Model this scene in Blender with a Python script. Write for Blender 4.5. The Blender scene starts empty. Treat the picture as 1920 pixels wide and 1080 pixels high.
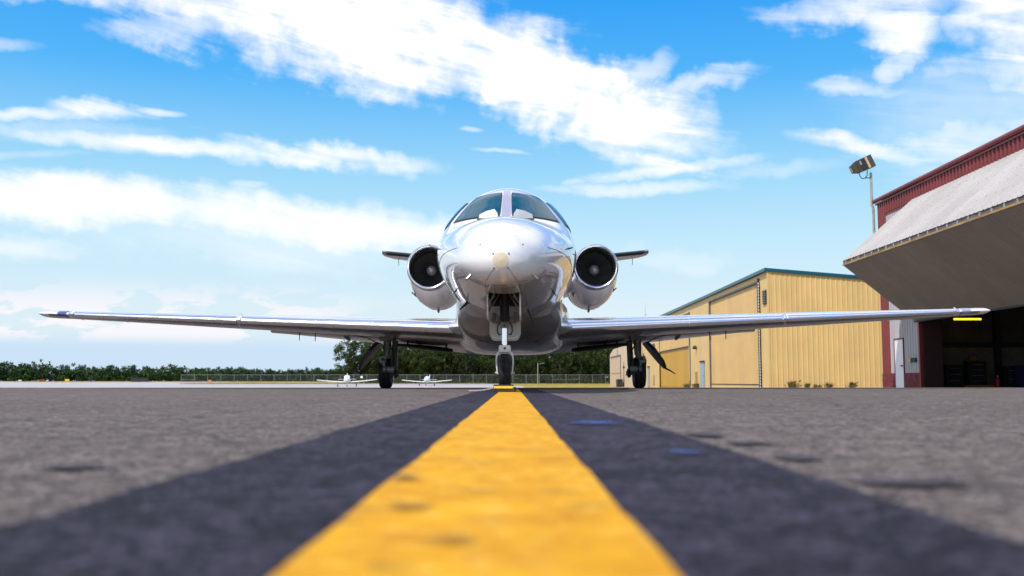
import bpy, bmesh, math, random
from mathutils import Vector, Matrix, noise as mnoise
random.seed(7)
R = math.radians
SC = bpy.context.scene
COL = SC.collection

# ------------------------------------------------------------------ camera
PITCH = math.atan(175 / 1867)
cam_d = bpy.data.cameras.new('camera')
cam = bpy.data.objects.new('camera', cam_d)
COL.objects.link(cam)
cam.location = (0, 0, .125)
cam.rotation_euler = (math.pi / 2 + PITCH, 0, 0)
cam_d.sensor_width = 36; cam_d.lens = 35.0
cam_d.clip_start = .02; cam_d.clip_end = 9000
cam_d.dof.use_dof = True
cam_d.dof.focus_distance = 13.0
cam_d.dof.aperture_fstop = 3.2
SC.camera = cam

# ------------------------------------------------------------------ view
SC.view_settings.view_transform = 'Standard'
SC.view_settings.look = 'None'
SC.view_settings.gamma = 1
SC.view_settings.use_curve_mapping = False
SC.view_settings.exposure = 0.25

# ------------------------------------------------------------------ sun
SUN_EL, SUN_AZ = R(54), R(222)         # azimuth clockwise from +Y (the way the camera looks)
sd = bpy.data.lights.new('sun', 'SUN'); sd.energy = 3.4; sd.angle = R(.53); sd.color = (1, .95, .88)
sun = bpy.data.objects.new('sun', sd); COL.objects.link(sun)
sdir = Vector((math.sin(SUN_AZ) * math.cos(SUN_EL), math.cos(SUN_AZ) * math.cos(SUN_EL), math.sin(SUN_EL)))
sun.rotation_euler = sdir.to_track_quat('Z', 'Y').to_euler()
sun.location = sdir * 60

# ------------------------------------------------------------------ sky
class NT:
    def __init__(s, tree): s.t = tree; s.n = tree.nodes; s.l = tree.links
    def new(s, kind, **kw):
        n = s.n.new(kind)
        for k, v in kw.items(): setattr(n, k, v)
        return n
    def put(s, sock, v):
        if hasattr(v, 'links') or isinstance(v, bpy.types.NodeSocket): s.l.new(v, sock)
        else: sock.default_value = v
    def m(s, op, a, b=0.0, c=0.0, clamp=False):
        n = s.n.new('ShaderNodeMath'); n.operation = op; n.use_clamp = clamp
        s.put(n.inputs[0], a); s.put(n.inputs[1], b)
        if op in ('MULTIPLY_ADD', 'SMOOTH_MIN', 'SMOOTH_MAX'): s.put(n.inputs[2], c)
        return n.outputs[0]
    def rng(s, v, a, b, c=0.0, d=1.0, smooth=True):
        n = s.n.new('ShaderNodeMapRange'); n.interpolation_type = 'SMOOTHSTEP' if smooth else 'LINEAR'
        s.put(n.inputs['Value'], v)
        for k, x in zip(('From Min', 'From Max', 'To Min', 'To Max'), (a, b, c, d)): s.put(n.inputs[k], x)
        return n.outputs['Result']
    def noise(s, vec, scale, detail=4, rough=.55, dist=0.0):
        n = s.n.new('ShaderNodeTexNoise'); s.put(n.inputs['Vector'], vec)
        n.inputs['Scale'].default_value = scale; n.inputs['Detail'].default_value = detail
        n.inputs['Roughness'].default_value = rough; n.inputs['Distortion'].default_value = dist
        return n.outputs['Fac']
    def xyz(s, x, y, z=0.0):
        n = s.n.new('ShaderNodeCombineXYZ')
        s.put(n.inputs[0], x); s.put(n.inputs[1], y); s.put(n.inputs[2], z); return n.outputs[0]
    def mix(s, f, a, b, mode='MIX'):
        n = s.n.new('ShaderNodeMix'); n.data_type = 'RGBA'; n.blend_type = mode
        s.put(n.inputs[0], f); s.put(n.inputs[6], a); s.put(n.inputs[7], b); return n.outputs[2]

world = bpy.data.worlds.new('World'); SC.world = world; world.use_nodes = True
W = NT(world.node_tree); W.n.clear()
sky = W.new('ShaderNodeTexSky', sky_type='NISHITA', sun_disc=False)
sky.sun_elevation = SUN_EL; sky.sun_rotation = SUN_AZ
sky.air_density = 1.0; sky.dust_density = .6; sky.ozone_density = 1.6; sky.altitude = 0
hs = W.new('ShaderNodeHueSaturation'); hs.inputs['Saturation'].default_value = 1.12
hs.inputs['Value'].default_value = 1.25; hs.inputs['Hue'].default_value = .485
W.l.new(sky.outputs[0], hs.inputs['Color'])
tc = W.new('ShaderNodeTexCoord'); sp = W.new('ShaderNodeSeparateXYZ'); W.l.new(tc.outputs['Generated'], sp.inputs[0])
dx, dy, dz = sp.outputs
az = W.m('MULTIPLY', W.m('ARCTAN2', dx, dy), 57.2958)                       # degrees, 0 = ahead
el = W.m('MULTIPLY', W.m('ARCSINE', dz), 57.2958)
base_vec = W.xyz(az, el, 0)
warp1 = W.m('SUBTRACT', W.noise(base_vec, .22, 3, .5), .5)
warp2 = W.m('SUBTRACT', W.noise(base_vec, .9, 4, .55), .5)
def pxdir(u, v):
    a = (u - 960) / 1867; b = (540 - v) / 1867
    C, S = math.cos(PITCH), math.sin(PITCH)
    d = Vector((a, C - b * S, S + b * C)).normalized()
    return math.degrees(math.atan2(d.x, d.y)), math.degrees(math.asin(d.z))
# cirrus streaks given as directions in the sky: x0,y0 -> x1,y1 the ends, then half width, strength, raggedness
STREAKS = [
    (200, -72, 1020, 102, 100, 1.6, .8), (780, 40, 1330, 282, 78, 1.6, .85), (-200, -60, 420, -10, 26, 1.0, .8),
    (200, 50, 520, 50, 30, .8, 1.1), (1150, 215, 1420, 130, 24, .75, 1.2), (1120, 170, 1260, 105, 30, .7, 1.2),
    (1000, 225, 1260, 325, 18, .8, 1.0), (1100, 335, 1420, 298, 13, 1.0, .9), (1030, 354, 1350, 352, 12, .8, .9),
    (1440, 15, 1800, 5, 30, 1.0, 1.0), (1620, 30, 1760, 70, 52, 1.1, 1.1), (1720, 80, 1640, 175, 26, .85, 1.2),
    (1520, 160, 1700, 175, 14, .8, 1.1), (1850, -60, 1960, 140, 110, 1.1, 1.0), (1740, 150, 2300, 90, 36, .8, 1.1),
    (1480, 245, 1780, 305, 18, .95, 1.0), (1650, 300, 2300, 240, 60, .7, 1.0), (1600, 190, 2300, 200, 75, .42, .6),
    (-400, 205, 250, 213, 10, .95, .9), (90, 210, 260, 204, 20, 1.1, 1.0), (250, 203, 345, 214, 6, .8, .8),
    (-400, 230, 300, 245, 18, .45, .9), (10, 248, 520, 284, 17, 1.3, .6), (330, 268, 800, 308, 22, 1.15, .9),
    (-500, 325, 480, 390, 42, 1.5, .55), (200, 375, 920, 448, 42, 1.25, .65), (-400, 460, 150, 465, 26, .7, .9),
    (350, 440, 620, 500, 14, .5, .9), (150, 410, 800, 470, 60, .42, .6), (-400, 300, 130, 288, 8, .5, .8), (-200, 88, 70, 84, 11, .5, .9),
    (860, 242, 905, 246, 5, .8, .9), (890, 280, 990, 286, 5, .8, .9), (430, 346, 500, 348, 8, .5, .9),
    (1340, 320, 1580, 312, 14, .35, .9), (1150, 470, 1400, 500, 22, .35, .8), (1050, 345, 1100, 340, 7, .6, .9)]
filr = W.new('ShaderNodeVectorRotate', rotation_type='Z_AXIS'); W.l.new(base_vec, filr.inputs['Vector']); filr.inputs['Angle'].default_value = R(11)
fmap = W.new('ShaderNodeMapping'); fmap.inputs['Scale'].default_value = (.14, .95, 1); W.l.new(filr.outputs[0], fmap.inputs[0])
FIL = W.m('SUBTRACT', W.noise(fmap.outputs[0], .9, 7, .56, .55), .5)
FIL2 = W.m('SUBTRACT', W.noise(base_vec, .42, 8, .58, .35), .5)
dens = None
for i, (x0, y0, x1, y1, hw, st, rag) in enumerate(STREAKS):
    a0, e0 = pxdir(x0, y0); a1, e1 = pxdir(x1, y1)
    ca, ce = (a0 + a1) / 2, (e0 + e1) / 2
    L = math.hypot(a1 - a0, e1 - e0) / 2 + .01; ang = math.atan2(e1 - e0, a1 - a0)
    hw = hw / 32.6
    ux, uy = math.cos(ang), math.sin(ang)
    vr = W.new('ShaderNodeVectorRotate', rotation_type='Z_AXIS')
    W.l.new(base_vec, vr.inputs['Vector']); vr.inputs['Center'].default_value = (ca, ce, 0); vr.inputs['Angle'].default_value = -ang
    s2 = W.new('ShaderNodeSeparateXYZ'); W.l.new(vr.outputs[0], s2.inputs[0])
    p = W.m('MULTIPLY_ADD', s2.outputs[0], 1 / L, -ca / L)
    q = W.m('MULTIPLY_ADD', s2.outputs[1], 1 / hw, -ce / hw)
    amp = min(1.5, .55 + 1.0 / hw) * rag
    q = W.m('ADD', q, W.m('MULTIPLY', warp1, 2.0 * amp))
    q = W.m('ADD', q, W.m('MULTIPLY', warp2, 1.1 * amp))
    p4 = W.m('POWER', W.m('ABSOLUTE', p), 2.4)
    r = W.m('SUBTRACT', 1.0, W.m('ADD', p4, W.m('MULTIPLY', q, q)))
    r = W.m('ADD', r, W.m('MULTIPLY', FIL, (3.2 if hw > .45 else 2.8) * min(1, rag * .95)))
    r = W.m('ADD', r, W.m('MULTIPLY', FIL2, 1.7 * min(1, rag)))
    dn = W.m('MULTIPLY', W.rng(r, -.8, 1.8 if hw > 1 else 2.0), st)
    dens = dn if dens is None else W.m('MAXIMUM', dens, dn)
# low cumulus bank towards the horizon on the left and round behind
puff_v = W.xyz(W.m('MULTIPLY', az, .24), W.m('MULTIPLY', el, .60), 4.0)
pn = W.noise(puff_v, 1.0, 6, .56)
side = W.rng(az, -6.5, -13.0)                                            # left part of the view
band = W.m('MULTIPLY', W.rng(el, 1.9, 2.7), W.rng(el, 5.9, 3.4))
cum = W.m('MULTIPLY', W.m('MULTIPLY', W.rng(pn, .455, .515), band), W.m('MULTIPLY_ADD', side, .85, .1))
# general cirrus and puffs outside the framed part of the sky
far_m = W.rng(W.m('ABSOLUTE', az), 32, 48)
up_m = W.rng(el, 23, 32)
out_m = W.m('MAXIMUM', far_m, up_m)
zc = W.m('MAXIMUM', dz, .12)
gv = W.xyz(W.m('DIVIDE', dx, zc), W.m('DIVIDE', dy, zc), 1.5)
gn = W.noise(gv, .9, 7, .6, .5)
gen = W.m('MULTIPLY', W.m('MULTIPLY', W.rng(gn, .40, .58), out_m), W.rng(el, 2.0, 10.0))
dens = W.m('MAXIMUM', dens, gen)
# thin haze veil low down
veil = W.m('MULTIPLY', W.rng(el, 16, 1.0), .62)
blue_low = W.m('MULTIPLY', W.m('MULTIPLY', W.rng(el, 2.9, 1.6), W.rng(az, 2, -10)), .5)
ramp = W.new('ShaderNodeValToRGB'); cr = ramp.color_ramp
STOPS = [(0, (.76, .87, .96)), (4, (.73, .88, .97)), (8, (.57, .84, 1.0)), (12, (.34, .71, 1.0)), (17, (.085, .48, 1.0)), (22, (.02, .36, .98)), (35, (.02, .27, .85)), (90, (.03, .20, .65))]
cr.elements[0].position = 0; cr.elements[1].position = 1
for k, (e, c) in enumerate(STOPS):
    elx = cr.elements[0] if k == 0 else cr.elements[-1] if k == len(STOPS) - 1 else cr.elements.new(e / 90)
    elx.color = (*c, 1)
W.l.new(W.m('DIVIDE', W.m('MAXIMUM', el, 0.0), 90.0), ramp.inputs[0])
vs_ = W.new('ShaderNodeVectorMath', operation='SCALE'); W.l.new(ramp.outputs[0], vs_.inputs[0]); vs_.inputs['Scale'].default_value = 1 / (.086 * 1.19)
c_sky = W.mix(.10, vs_.outputs[0], hs.outputs[0])
c_sky = W.mix(blue_low, c_sky, (4.6, 6.6, 9.2, 1))
c_sky = W.mix(W.m('MINIMUM', cum, 1.0), c_sky, (9.4, 9.2, 9.8, 1))
c_sky = W.mix(W.m('MINIMUM', dens, 1.0), c_sky, (10.6, 10.6, 10.9, 1))
bg = W.new('ShaderNodeBackground'); bg.inputs['Strength'].default_value = .086
W.l.new(c_sky, bg.inputs['Color'])
wo = W.new('ShaderNodeOutputWorld'); W.l.new(bg.outputs[0], wo.inputs['Surface'])

# ------------------------------------------------------------------ helpers
class MB:
    def __init__(s): s.v = []; s.f = []
    def add(s, vs, fs):
        o = len(s.v); s.v += [tuple(v) for v in vs]; s.f += [tuple(i + o for i in f) for f in fs]; return s
    def box(s, x0, x1, y0, y1, z0, z1):
        vs = [(x, y, z) for z in (z0, z1) for y in (y0, y1) for x in (x0, x1)]
        return s.add(vs, [(0, 2, 3, 1), (4, 5, 7, 6), (0, 1, 5, 4), (2, 6, 7, 3), (0, 4, 6, 2), (1, 3, 7, 5)])
    def rings(s, rs, caps=True, closed=True):
        n = len(rs[0]); vs = [p for r in rs for p in r]; fs = []
        for i in range(len(rs) - 1):
            for j in range(n if closed else n - 1):
                k = (j + 1) % n
                fs.append((i * n + j, i * n + k, (i + 1) * n + k, (i + 1) * n + j))
        if caps: fs += [tuple(range(n - 1, -1, -1)), tuple((len(rs) - 1) * n + j for j in range(n))]
        return s.add(vs, fs)
    def cyl(s, p0, p1, r0, r1=None, n=14):
        r1 = r0 if r1 is None else r1
        p0 = Vector(p0); p1 = Vector(p1); d = (p1 - p0).normalized()
        a = d.orthogonal().normalized(); b = d.cross(a)
        return s.rings([[p + (a * math.cos(t) + b * math.sin(t)) * r for t in [2 * math.pi * k / n for k in range(n)]] for p, r in ((p0, r0), (p1, r1))])
    def tube(s, pts, r, n=8):
        pts = [Vector(p) for p in pts]; rs = []
        for i, p in enumerate(pts):
            d = (pts[min(i + 1, len(pts) - 1)] - pts[max(i - 1, 0)]).normalized()
            up = Vector((0, 1, 0)) if abs(d.y) < .9 else Vector((1, 0, 0))
            a = d.cross(up).normalized(); b = d.cross(a)
            rr = r[i] if isinstance(r, (list, tuple)) else r
            rs.append([p + (a * math.cos(t) + b * math.sin(t)) * rr for t in [2 * math.pi * k / n for k in range(n)]])
        return s.rings(rs)
    def bar(s, p0, p1, w, h, up=(0, 0, 1)):
        p0 = Vector(p0); p1 = Vector(p1); d = (p1 - p0).normalized()
        a = d.cross(Vector(up)).normalized() * w / 2; b = a.cross(d).normalized() * h / 2
        return s.rings([[p - a - b, p + a - b, p + a + b, p - a + b] for p in (p0, p1)])
    def lathe(s, prof, c, axis='y', n=32, caps=False):
        rs = []
        for r, t in prof:
            ring = []
            for k in range(n):
                a = 2 * math.pi * k / n
                if axis == 'y': ring.append((c[0] + r * math.cos(a), c[1] + t, c[2] + r * math.sin(a)))
                elif axis == 'x': ring.append((c[0] + t, c[1] + r * math.cos(a), c[2] + r * math.sin(a)))
                else: ring.append((c[0] + r * math.cos(a), c[1] + r * math.sin(a), c[2] + t))
            rs.append(ring)
        return s.rings(rs, caps)
    def prism(s, poly, axis, t0, t1):
        def pt(p, t):
            return (t, p[0], p[1]) if axis == 'x' else (p[0], t, p[1]) if axis == 'y' else (p[0], p[1], t)
        return s.rings([[pt(p, t0) for p in poly], [pt(p, t1) for p in poly]])
    def mesh(s, name, mat, smooth=None, recalc=True, bevel=0):
        me = bpy.data.meshes.new(name); me.from_pydata(s.v, [], s.f)
        if recalc or bevel:
            bm = bmesh.new(); bm.from_mesh(me)
            if bevel:
                bmesh.ops.bevel(bm, geom=[e for e in bm.edges if len(e.link_faces) == 2 and e.calc_face_angle(0) > .6], offset=bevel, segments=2, affect='EDGES', clamp_overlap=True)
            bmesh.ops.recalc_face_normals(bm, faces=bm.faces); bm.to_mesh(me); bm.free()
        if smooth:
            me.polygons.foreach_set('use_smooth', [True] * len(me.polygons)); me.set_sharp_from_angle(angle=R(smooth))
        me.materials.append(mat); me.update(); return me
    def build(s, name, mat, parent=None, smooth=None, recalc=True, bevel=0):
        return link(name, s.mesh(name, mat, smooth, recalc, bevel), parent)

def link(name, me, parent=None, M=None):
    o = bpy.data.objects.new(name, me); COL.objects.link(o)
    if parent: o.parent = parent
    if M is not None: o.matrix_local = M
    return o
def tag(o, label=None, cat=None, group=None, kind=None):
    if label: o['label'] = label
    if cat: o['category'] = cat
    if group: o['group'] = group
    if kind: o['kind'] = kind
    return o
def thing(name, label, cat, loc=(0, 0, 0), rz=0, group=None):
    o = bpy.data.objects.new(name, None); COL.objects.link(o); o.location = loc; o.rotation_euler = (0, 0, rz)
    o.empty_display_size = .3
    return tag(o, label, cat, group)
def copy_tree(o, parent=None):
    c = o.copy(); COL.objects.link(c)
    if parent: c.parent = parent
    for ch in list(o.children): copy_tree(ch, c)
    return c

def mat(name, col, rough=.6, metal=0.0, var=0.0, scale=3.0, bump=0.0, bscale=40.0, coat=0.0, spec=.5, col2=None, stretch=(1, 1, 1), emit=None):
    m = bpy.data.materials.new(name); m.use_nodes = True; N = NT(m.node_tree)
    b = N.n['Principled BSDF']
    b.inputs['Base Color'].default_value = (*col, 1); b.inputs['Roughness'].default_value = rough
    b.inputs['Metallic'].default_value = metal; b.inputs['Coat Weight'].default_value = coat
    b.inputs['Coat Roughness'].default_value = .04; b.inputs['Specular IOR Level'].default_value = spec
    t = N.new('ShaderNodeTexCoord'); mp = N.new('ShaderNodeMapping'); mp.inputs['Scale'].default_value = stretch
    N.l.new(t.outputs['Object'], mp.inputs[0]); v = mp.outputs[0]
    if var > 0 or col2:
        f = N.rng(N.noise(v, scale, 6, .62), .3, .7)
        lo = col2 if col2 else tuple(c * (1 - var) for c in col)
        c = N.mix(f, (*lo, 1), (*[min(1, x * (1 + var * .5)) for x in col], 1))
        N.l.new(c, b.inputs['Base Color'])
        N.l.new(N.rng(f, 0, 1, min(1, rough * 1.25), rough * .9), b.inputs['Roughness'])
    if bump > 0:
        bn = N.new('ShaderNodeBump'); bn.inputs['Strength'].default_value = bump; bn.inputs['Distance'].default_value = .01
        N.l.new(N.noise(v, bscale, 4, .6), bn.inputs['Height']); N.l.new(bn.outputs[0], b.inputs['Normal'])
    if emit:
        b.inputs['Emission Color'].default_value = (*emit[0], 1); b.inputs['Emission Strength'].default_value = emit[1]
    return m

M = {}
M['paint'] = mat('jet_white_paint', (.78, .755, .76), .22, .04, .05, 1.2, coat=1.0, bump=.012, bscale=2.5)
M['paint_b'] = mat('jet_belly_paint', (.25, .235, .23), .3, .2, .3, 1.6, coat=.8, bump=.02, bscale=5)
M['radome'] = mat('radome_paint', (.80, .78, .78), .28, .04, .05, 3, coat=.8, bump=.012, bscale=2.5)
M['tan'] = mat('radome_tip_bare', (.70, .60, .42), .5, 0, .1, 20)
M['wing_shade'] = mat('wing_underside_shade', (.23, .205, .195), .3, .1, .2, 2, coat=.5)  # shade under the wing put into the colour, not a second paint
M['polish'] = mat('polished_aluminium', (.88, .88, .90), .17, 1.0, .04, 4, bump=.02, bscale=6)
M['steel'] = mat('worn_steel', (.45, .45, .46), .35, .9, .2, 10)
M['chrome'] = mat('chrome_oleo', (.9, .9, .92), .08, 1.0)
M['dark'] = mat('dark_gear_paint', (.03, .03, .032), .45, .1, .3, 12)
M['gear'] = mat('grey_gear_paint', (.23, .225, .22), .42, .1, .3, 14)
M['gearw'] = mat('white_gear_paint', (.80, .78, .74), .38, 0, .15, 14)
M['cream'] = mat('cream_door_paint', (.48, .455, .40), .4, 0, .12, 6)
M['tyre'] = mat('tyre_rubber', (.009, .009, .010), .75, 0, .3, 25, bump=.2, bscale=90)
M['hole'] = mat('engine_duct_black', (.016, .015, .015), .55)
M['blade'] = mat('fan_blade_titanium', (.24, .235, .23), .35, .8, .1, 5)
M['spin'] = mat('spinner_grey', (.26, .26, .27), .4, .2)
M['glass'] = mat('cockpit_glass', (.003, .065, .105), .06, .0, coat=0.0, spec=.13)
M['glass_side'] = mat('cockpit_side_glass', (.006, .20, .44), .35, .0, coat=0.0, spec=.15)
M['seal'] = mat('window_seal', (.03, .028, .035), .5)
M['post'] = mat('windshield_post', (.40, .39, .47), .3, .2)
M['white'] = mat('plain_white', (.8, .8, .8), .4)
M['boot'] = mat('black_boot', (.015, .015, .017), .35)
M['lens'] = mat('nav_lens', (.04, .06, .20), .12, coat=1)
M['lens2'] = mat('nav_lens_pale', (.30, .29, .38), .2, coat=1)
M['line'] = mat('panel_line', (.12, .11, .11), .6)
M['yellow'] = mat('yellow_stripe', (.90, .56, .02), .5, 0, .1, 30)
M['rope'] = mat('grey_rope', (.36, .34, .31), .9, 0, .3, 60)

# ------------------------------------------------------------------ terrain
GK = [(-80, 0), (19, 0), (30, -.062), (48, -.2), (62, -.285), (90, -.462), (120, -.65), (150, -.80), (180, -.83), (200, -.76), (225, -.52), (280, -.2), (330, -.04), (600, 0), (6000, 0)]
def gz(y):
    for (a, za), (b, zb) in zip(GK, GK[1:]):
        if y <= b:
            t = max(0, (y - a) / (b - a)); return za + (zb - za) * t
    return 0
def sheet(name, poly_rows, dz, m, parent=None):
    """poly_rows: list of (y, x0, x1); follows the terrain"""
    mb = MB(); vs = []; fs = []
    for y, a, b in poly_rows: vs += [(a, y, gz(y) + dz), (b, y, gz(y) + dz)]
    for i in range(len(poly_rows) - 1): fs.append((2 * i, 2 * i + 1, 2 * i + 3, 2 * i + 2))
    mb.add(vs, fs); return mb.build(name, m, parent, recalc=False)

def ground_mat(name, base, base2, fine, spotty, grain_scale=160, crack=False, bump=.5):
    m = bpy.data.materials.new(name); m.use_nodes = True; N = NT(m.node_tree); b = N.n['Principled BSDF']
    t = N.new('ShaderNodeTexCoord'); v = t.outputs['Object']
    big = N.rng(N.noise(v, .35, 5, .6), .32, .68)
    mid = N.rng(N.noise(v, 6.5, 5, .65), .3, .7)
    c = N.mix(big, (*base, 1), (*base2, 1))
    dk = tuple(x * (1 - spotty) for x in base)
    c = N.mix(N.m('MULTIPLY', mid, .8), c, (*dk, 1))
    # aggregate: pale and dark stones
    vo = N.new('ShaderNodeTexVoronoi'); N.l.new(v, vo.inputs['Vector']); vo.inputs['Scale'].default_value = grain_scale
    st = N.new('ShaderNodeSeparateColor'); N.l.new(vo.outputs['Color'], st.inputs[0])
    gr = N.rng(st.outputs[0], 0, 1, -1, 1, False)
    k = N.m('MULTIPLY_ADD', gr, fine, 1.0)
    g2 = N.noise(v, 30, 5, .72)
    k = N.m('MULTIPLY', k, N.rng(g2, .36, .64, 1 - fine * .95, 1 + fine * .9, False))
    gc = N.new('ShaderNodeCombineColor'); [N.l.new(k, gc.inputs[i]) for i in range(3)]
    c = N.mix(1.0, c, gc.outputs[0], 'MULTIPLY')
    # faint streaks dragged along the taxi direction and worn patches
    mp = N.new('ShaderNodeMapping'); mp.inputs['Scale'].default_value = (1.7, .25, 1); N.l.new(v, mp.inputs[0])
    sk = N.rng(N.noise(mp.outputs[0], 1.1, 5, .6), .55, .72)
    c = N.mix(N.m('MULTIPLY', sk, .35), c, (*[x * .62 for x in base], 1))
    pt = N.rng(N.noise(v, 2.6, 3, .5), .60, .72)
    c = N.mix(N.m('MULTIPLY', pt, .35), c, (*[x * .6 for x in base], 1))
    # hairline cracks
    wv = N.new('ShaderNodeVectorMath', operation='ADD'); nz = N.new('ShaderNodeTexNoise'); nz.inputs['Scale'].default_value = 1.3; N.l.new(v, nz.inputs['Vector'])
    N.l.new(v, wv.inputs[0]); N.l.new(nz.outputs['Color'], wv.inputs[1])
    ck = N.new('ShaderNodeTexVoronoi', feature='DISTANCE_TO_EDGE'); ck.inputs['Scale'].default_value = .33; N.l.new(wv.outputs[0], ck.inputs['Vector'])
    c = N.mix(N.rng(ck.outputs['Distance'], .006, .001, 0, .6), c, (*[x * .25 for x in base], 1))
    N.l.new(c, b.inputs['Base Color']); b.inputs['Roughness'].default_value = .9; b.inputs['Specular IOR Level'].default_value = .2
    bn = N.new('ShaderNodeBump'); bn.inputs['Strength'].default_value = bump; bn.inputs['Distance'].default_value = .010
    hsum = N.m('ADD', N.m('MULTIPLY', vo.outputs['Distance'], -.6), N.m('MULTIPLY', g2, 1.6))
    N.l.new(hsum, bn.inputs['Height']); N.l.new(bn.outputs[0], b.inputs['Normal'])
    return m
M['asphalt'] = ground_mat('aged_asphalt', (.182, .148, .134), (.226, .185, .167), .75, .45, bump=1.0)
M['black_paint'] = ground_mat('black_border_paint', (.038, .034, .052), (.066, .058, .086), .8, .5, bump=1.0)
M['concrete'] = mat('pale_concrete', (.42, .38, .38), .9, 0, .1, .08)
M['grass'] = mat('dry_grass_ground', (.40, .29, .07), .95, 0, .25, .25, col2=(.24, .21, .05))

def worn_paint():
    m = bpy.data.materials.new('worn_yellow_line'); m.use_nodes = True; N = NT(m.node_tree); b = N.n['Principled BSDF']
    v = N.new('ShaderNodeTexCoord').outputs['Object']
    mid = N.rng(N.noise(v, 9, 6, .65), .35, .7)
    c = N.mix(mid, (.72, .36, .014, 1), (.56, .245, .010, 1))
    c = N.mix(N.m('MULTIPLY', N.rng(N.noise(v, 34, 4, .6), .50, .72), .5), c, (.86, .56, .13, 1))
    mp = N.new('ShaderNodeMapping'); mp.inputs['Scale'].default_value = (5, 9, 1); N.l.new(v, mp.inputs[0])
    sc = N.rng(N.noise(mp.outputs[0], 1.6, 4, .6), .58, .68)
    c = N.mix(N.rng(N.noise(v, 75, 5, .7), .55, .68, 0, .45), c, (.30, .16, .03, 1))
    c = N.mix(N.m('MULTIPLY', sc, .62), c, (.22, .13, .05, 1))
    gr = N.rng(N.noise(v, 300, 2, .5), .35, .65, .8, 1.12, False)
    gc = N.new('ShaderNodeCombineColor'); [N.l.new(gr, gc.inputs[i]) for i in range(3)]
    c = N.mix(1.0, c, gc.outputs[0], 'MULTIPLY')
    N.l.new(c, b.inputs['Base Color']); b.inputs['Roughness'].default_value = .85; b.inputs['Specular IOR Level'].default_value = .12
    bn = N.new('ShaderNodeBump'); bn.inputs['Strength'].default_value = .5; bn.inputs['Distance'].default_value = .003
    N.l.new(N.noise(v, 120, 4, .6), bn.inputs['Height']); N.l.new(bn.outputs[0], b.inputs['Normal'])
    return m
M['yline'] = worn_paint()

ys = [-60, 0, 19] + [y for y, _ in GK if 19 < y < 6000] + [900, 2000, 6000]
tag(sheet('ground', [(y, -4000, 4000) for y in ys], -.004, M['grass']), kind='structure')
tag(sheet('asphalt_apron', [(y, -160, 120) for y in (-60, 0, 19, 30, 48, 62, 90, 120, 128)], 0, M['asphalt']), kind='structure')
tag(sheet('concrete_apron', [(y, -420, 5.5) for y in (128.01, 150, 180, 200, 224)] + [(225, -420, 2), (226, -420, -74), (280, -420, -80), (330, -420, -90)], 0, M['concrete']), kind='structure')
# painted line: wavy hand-sprayed edges
def strip(name, x_l, x_r, y0, y1, dz, m, amp, seed, step=.08):
    vs = []; fs = []; n = int((y1 - y0) / step)
    for i in range(n + 1):
        y = y0 + (y1 - y0) * i / n
        a = amp * (mnoise.noise(Vector((y * 2.2, seed, 0))) + .7 * mnoise.noise(Vector((y * 9, seed + 5, 0))))
        b = amp * (mnoise.noise(Vector((y * 2.1, seed + 9, 0))) + .7 * mnoise.noise(Vector((y * 8, seed + 15, 0))))
        vs += [(x_l + a, y, gz(y) + dz), (x_r + b, y, gz(y) + dz)]
    for i in range(n): fs.append((2 * i, 2 * i + 1, 2 * i + 3, 2 * i + 2))
    return MB().add(vs, fs).build(name, m, recalc=False)
tag(strip('black_border_strip', -.425, .385, -3, 17.5, .004, M['black_paint'], .014, 3), kind='structure')
tag(strip('yellow_taxi_line', -.145, .100, -3, 15.5, .008, M['yline'], .005, 11), kind='structure')

def blob(name, cx, cy, rx, ry, m, label, dz=.010, seed=0, amp=.25):
    n = 32; vs = []; fs = []; fd = []
    for j, q in enumerate((.0, .35, .6, .8, 1.0)):
        for k in range(n):
            a = 2 * math.pi * k / n; r = (1 + amp * mnoise.noise(Vector((math.cos(a) * 1.5, math.sin(a) * 1.5, seed)))) * q
            vs.append((cx + rx * r * math.cos(a), cy + ry * r * math.sin(a), dz)); fd.append(1 - q)
    for j in range(4):
        for k in range(n): fs.append((j * n + k, j * n + (k + 1) % n, (j + 1) * n + (k + 1) % n, (j + 1) * n + k))
    o = MB().add(vs, fs).build(name, m, recalc=False)
    at = o.data.attributes.new('fade', 'FLOAT', 'POINT'); at.data.foreach_set('value', fd)
    return o
def soft(m, mx, lo=.05, hi=.75):
    """a soaked-in stain: coverage thins out towards its own edge"""
    N = NT(m.node_tree); b = N.n['Principled BSDF']; a = N.new('ShaderNodeAttribute', attribute_name='fade')
    v = N.new('ShaderNodeTexCoord').outputs['Object']
    f = N.m('ADD', a.outputs['Fac'], N.m('MULTIPLY', N.m('SUBTRACT', N.noise(v, 22, 5, .65), .5), .9))
    N.l.new(N.rng(f, lo, hi, 0, mx), b.inputs['Alpha']); return m
M['bluep'] = soft(mat('blue_spray_paint', (.035, .09, .34), .7, 0, .35, 40), .6)
M['stain'] = soft(ground_mat('oily_asphalt', (.085, .072, .080), (.10, .085, .09), .4, .3), 1.0, .0, .45)
tag(blob('blue_paint_mark', .235, 2.84, .10, .17, M['bluep'], '', seed=1), 'longer blue spray paint mark on the black border', 'paint mark', 'blue paint marks right of the yellow line')
tag(blob('blue_paint_mark', .285, 1.66, .036, .055, M['bluep'], '', seed=2), 'small round blue paint mark nearer the viewer', 'paint mark', 'blue paint marks right of the yellow line')
M['scuff'] = soft(mat('brown_scuff', (.20, .10, .03), .8, 0, .3, 40), .7, .1, .7)
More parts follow.
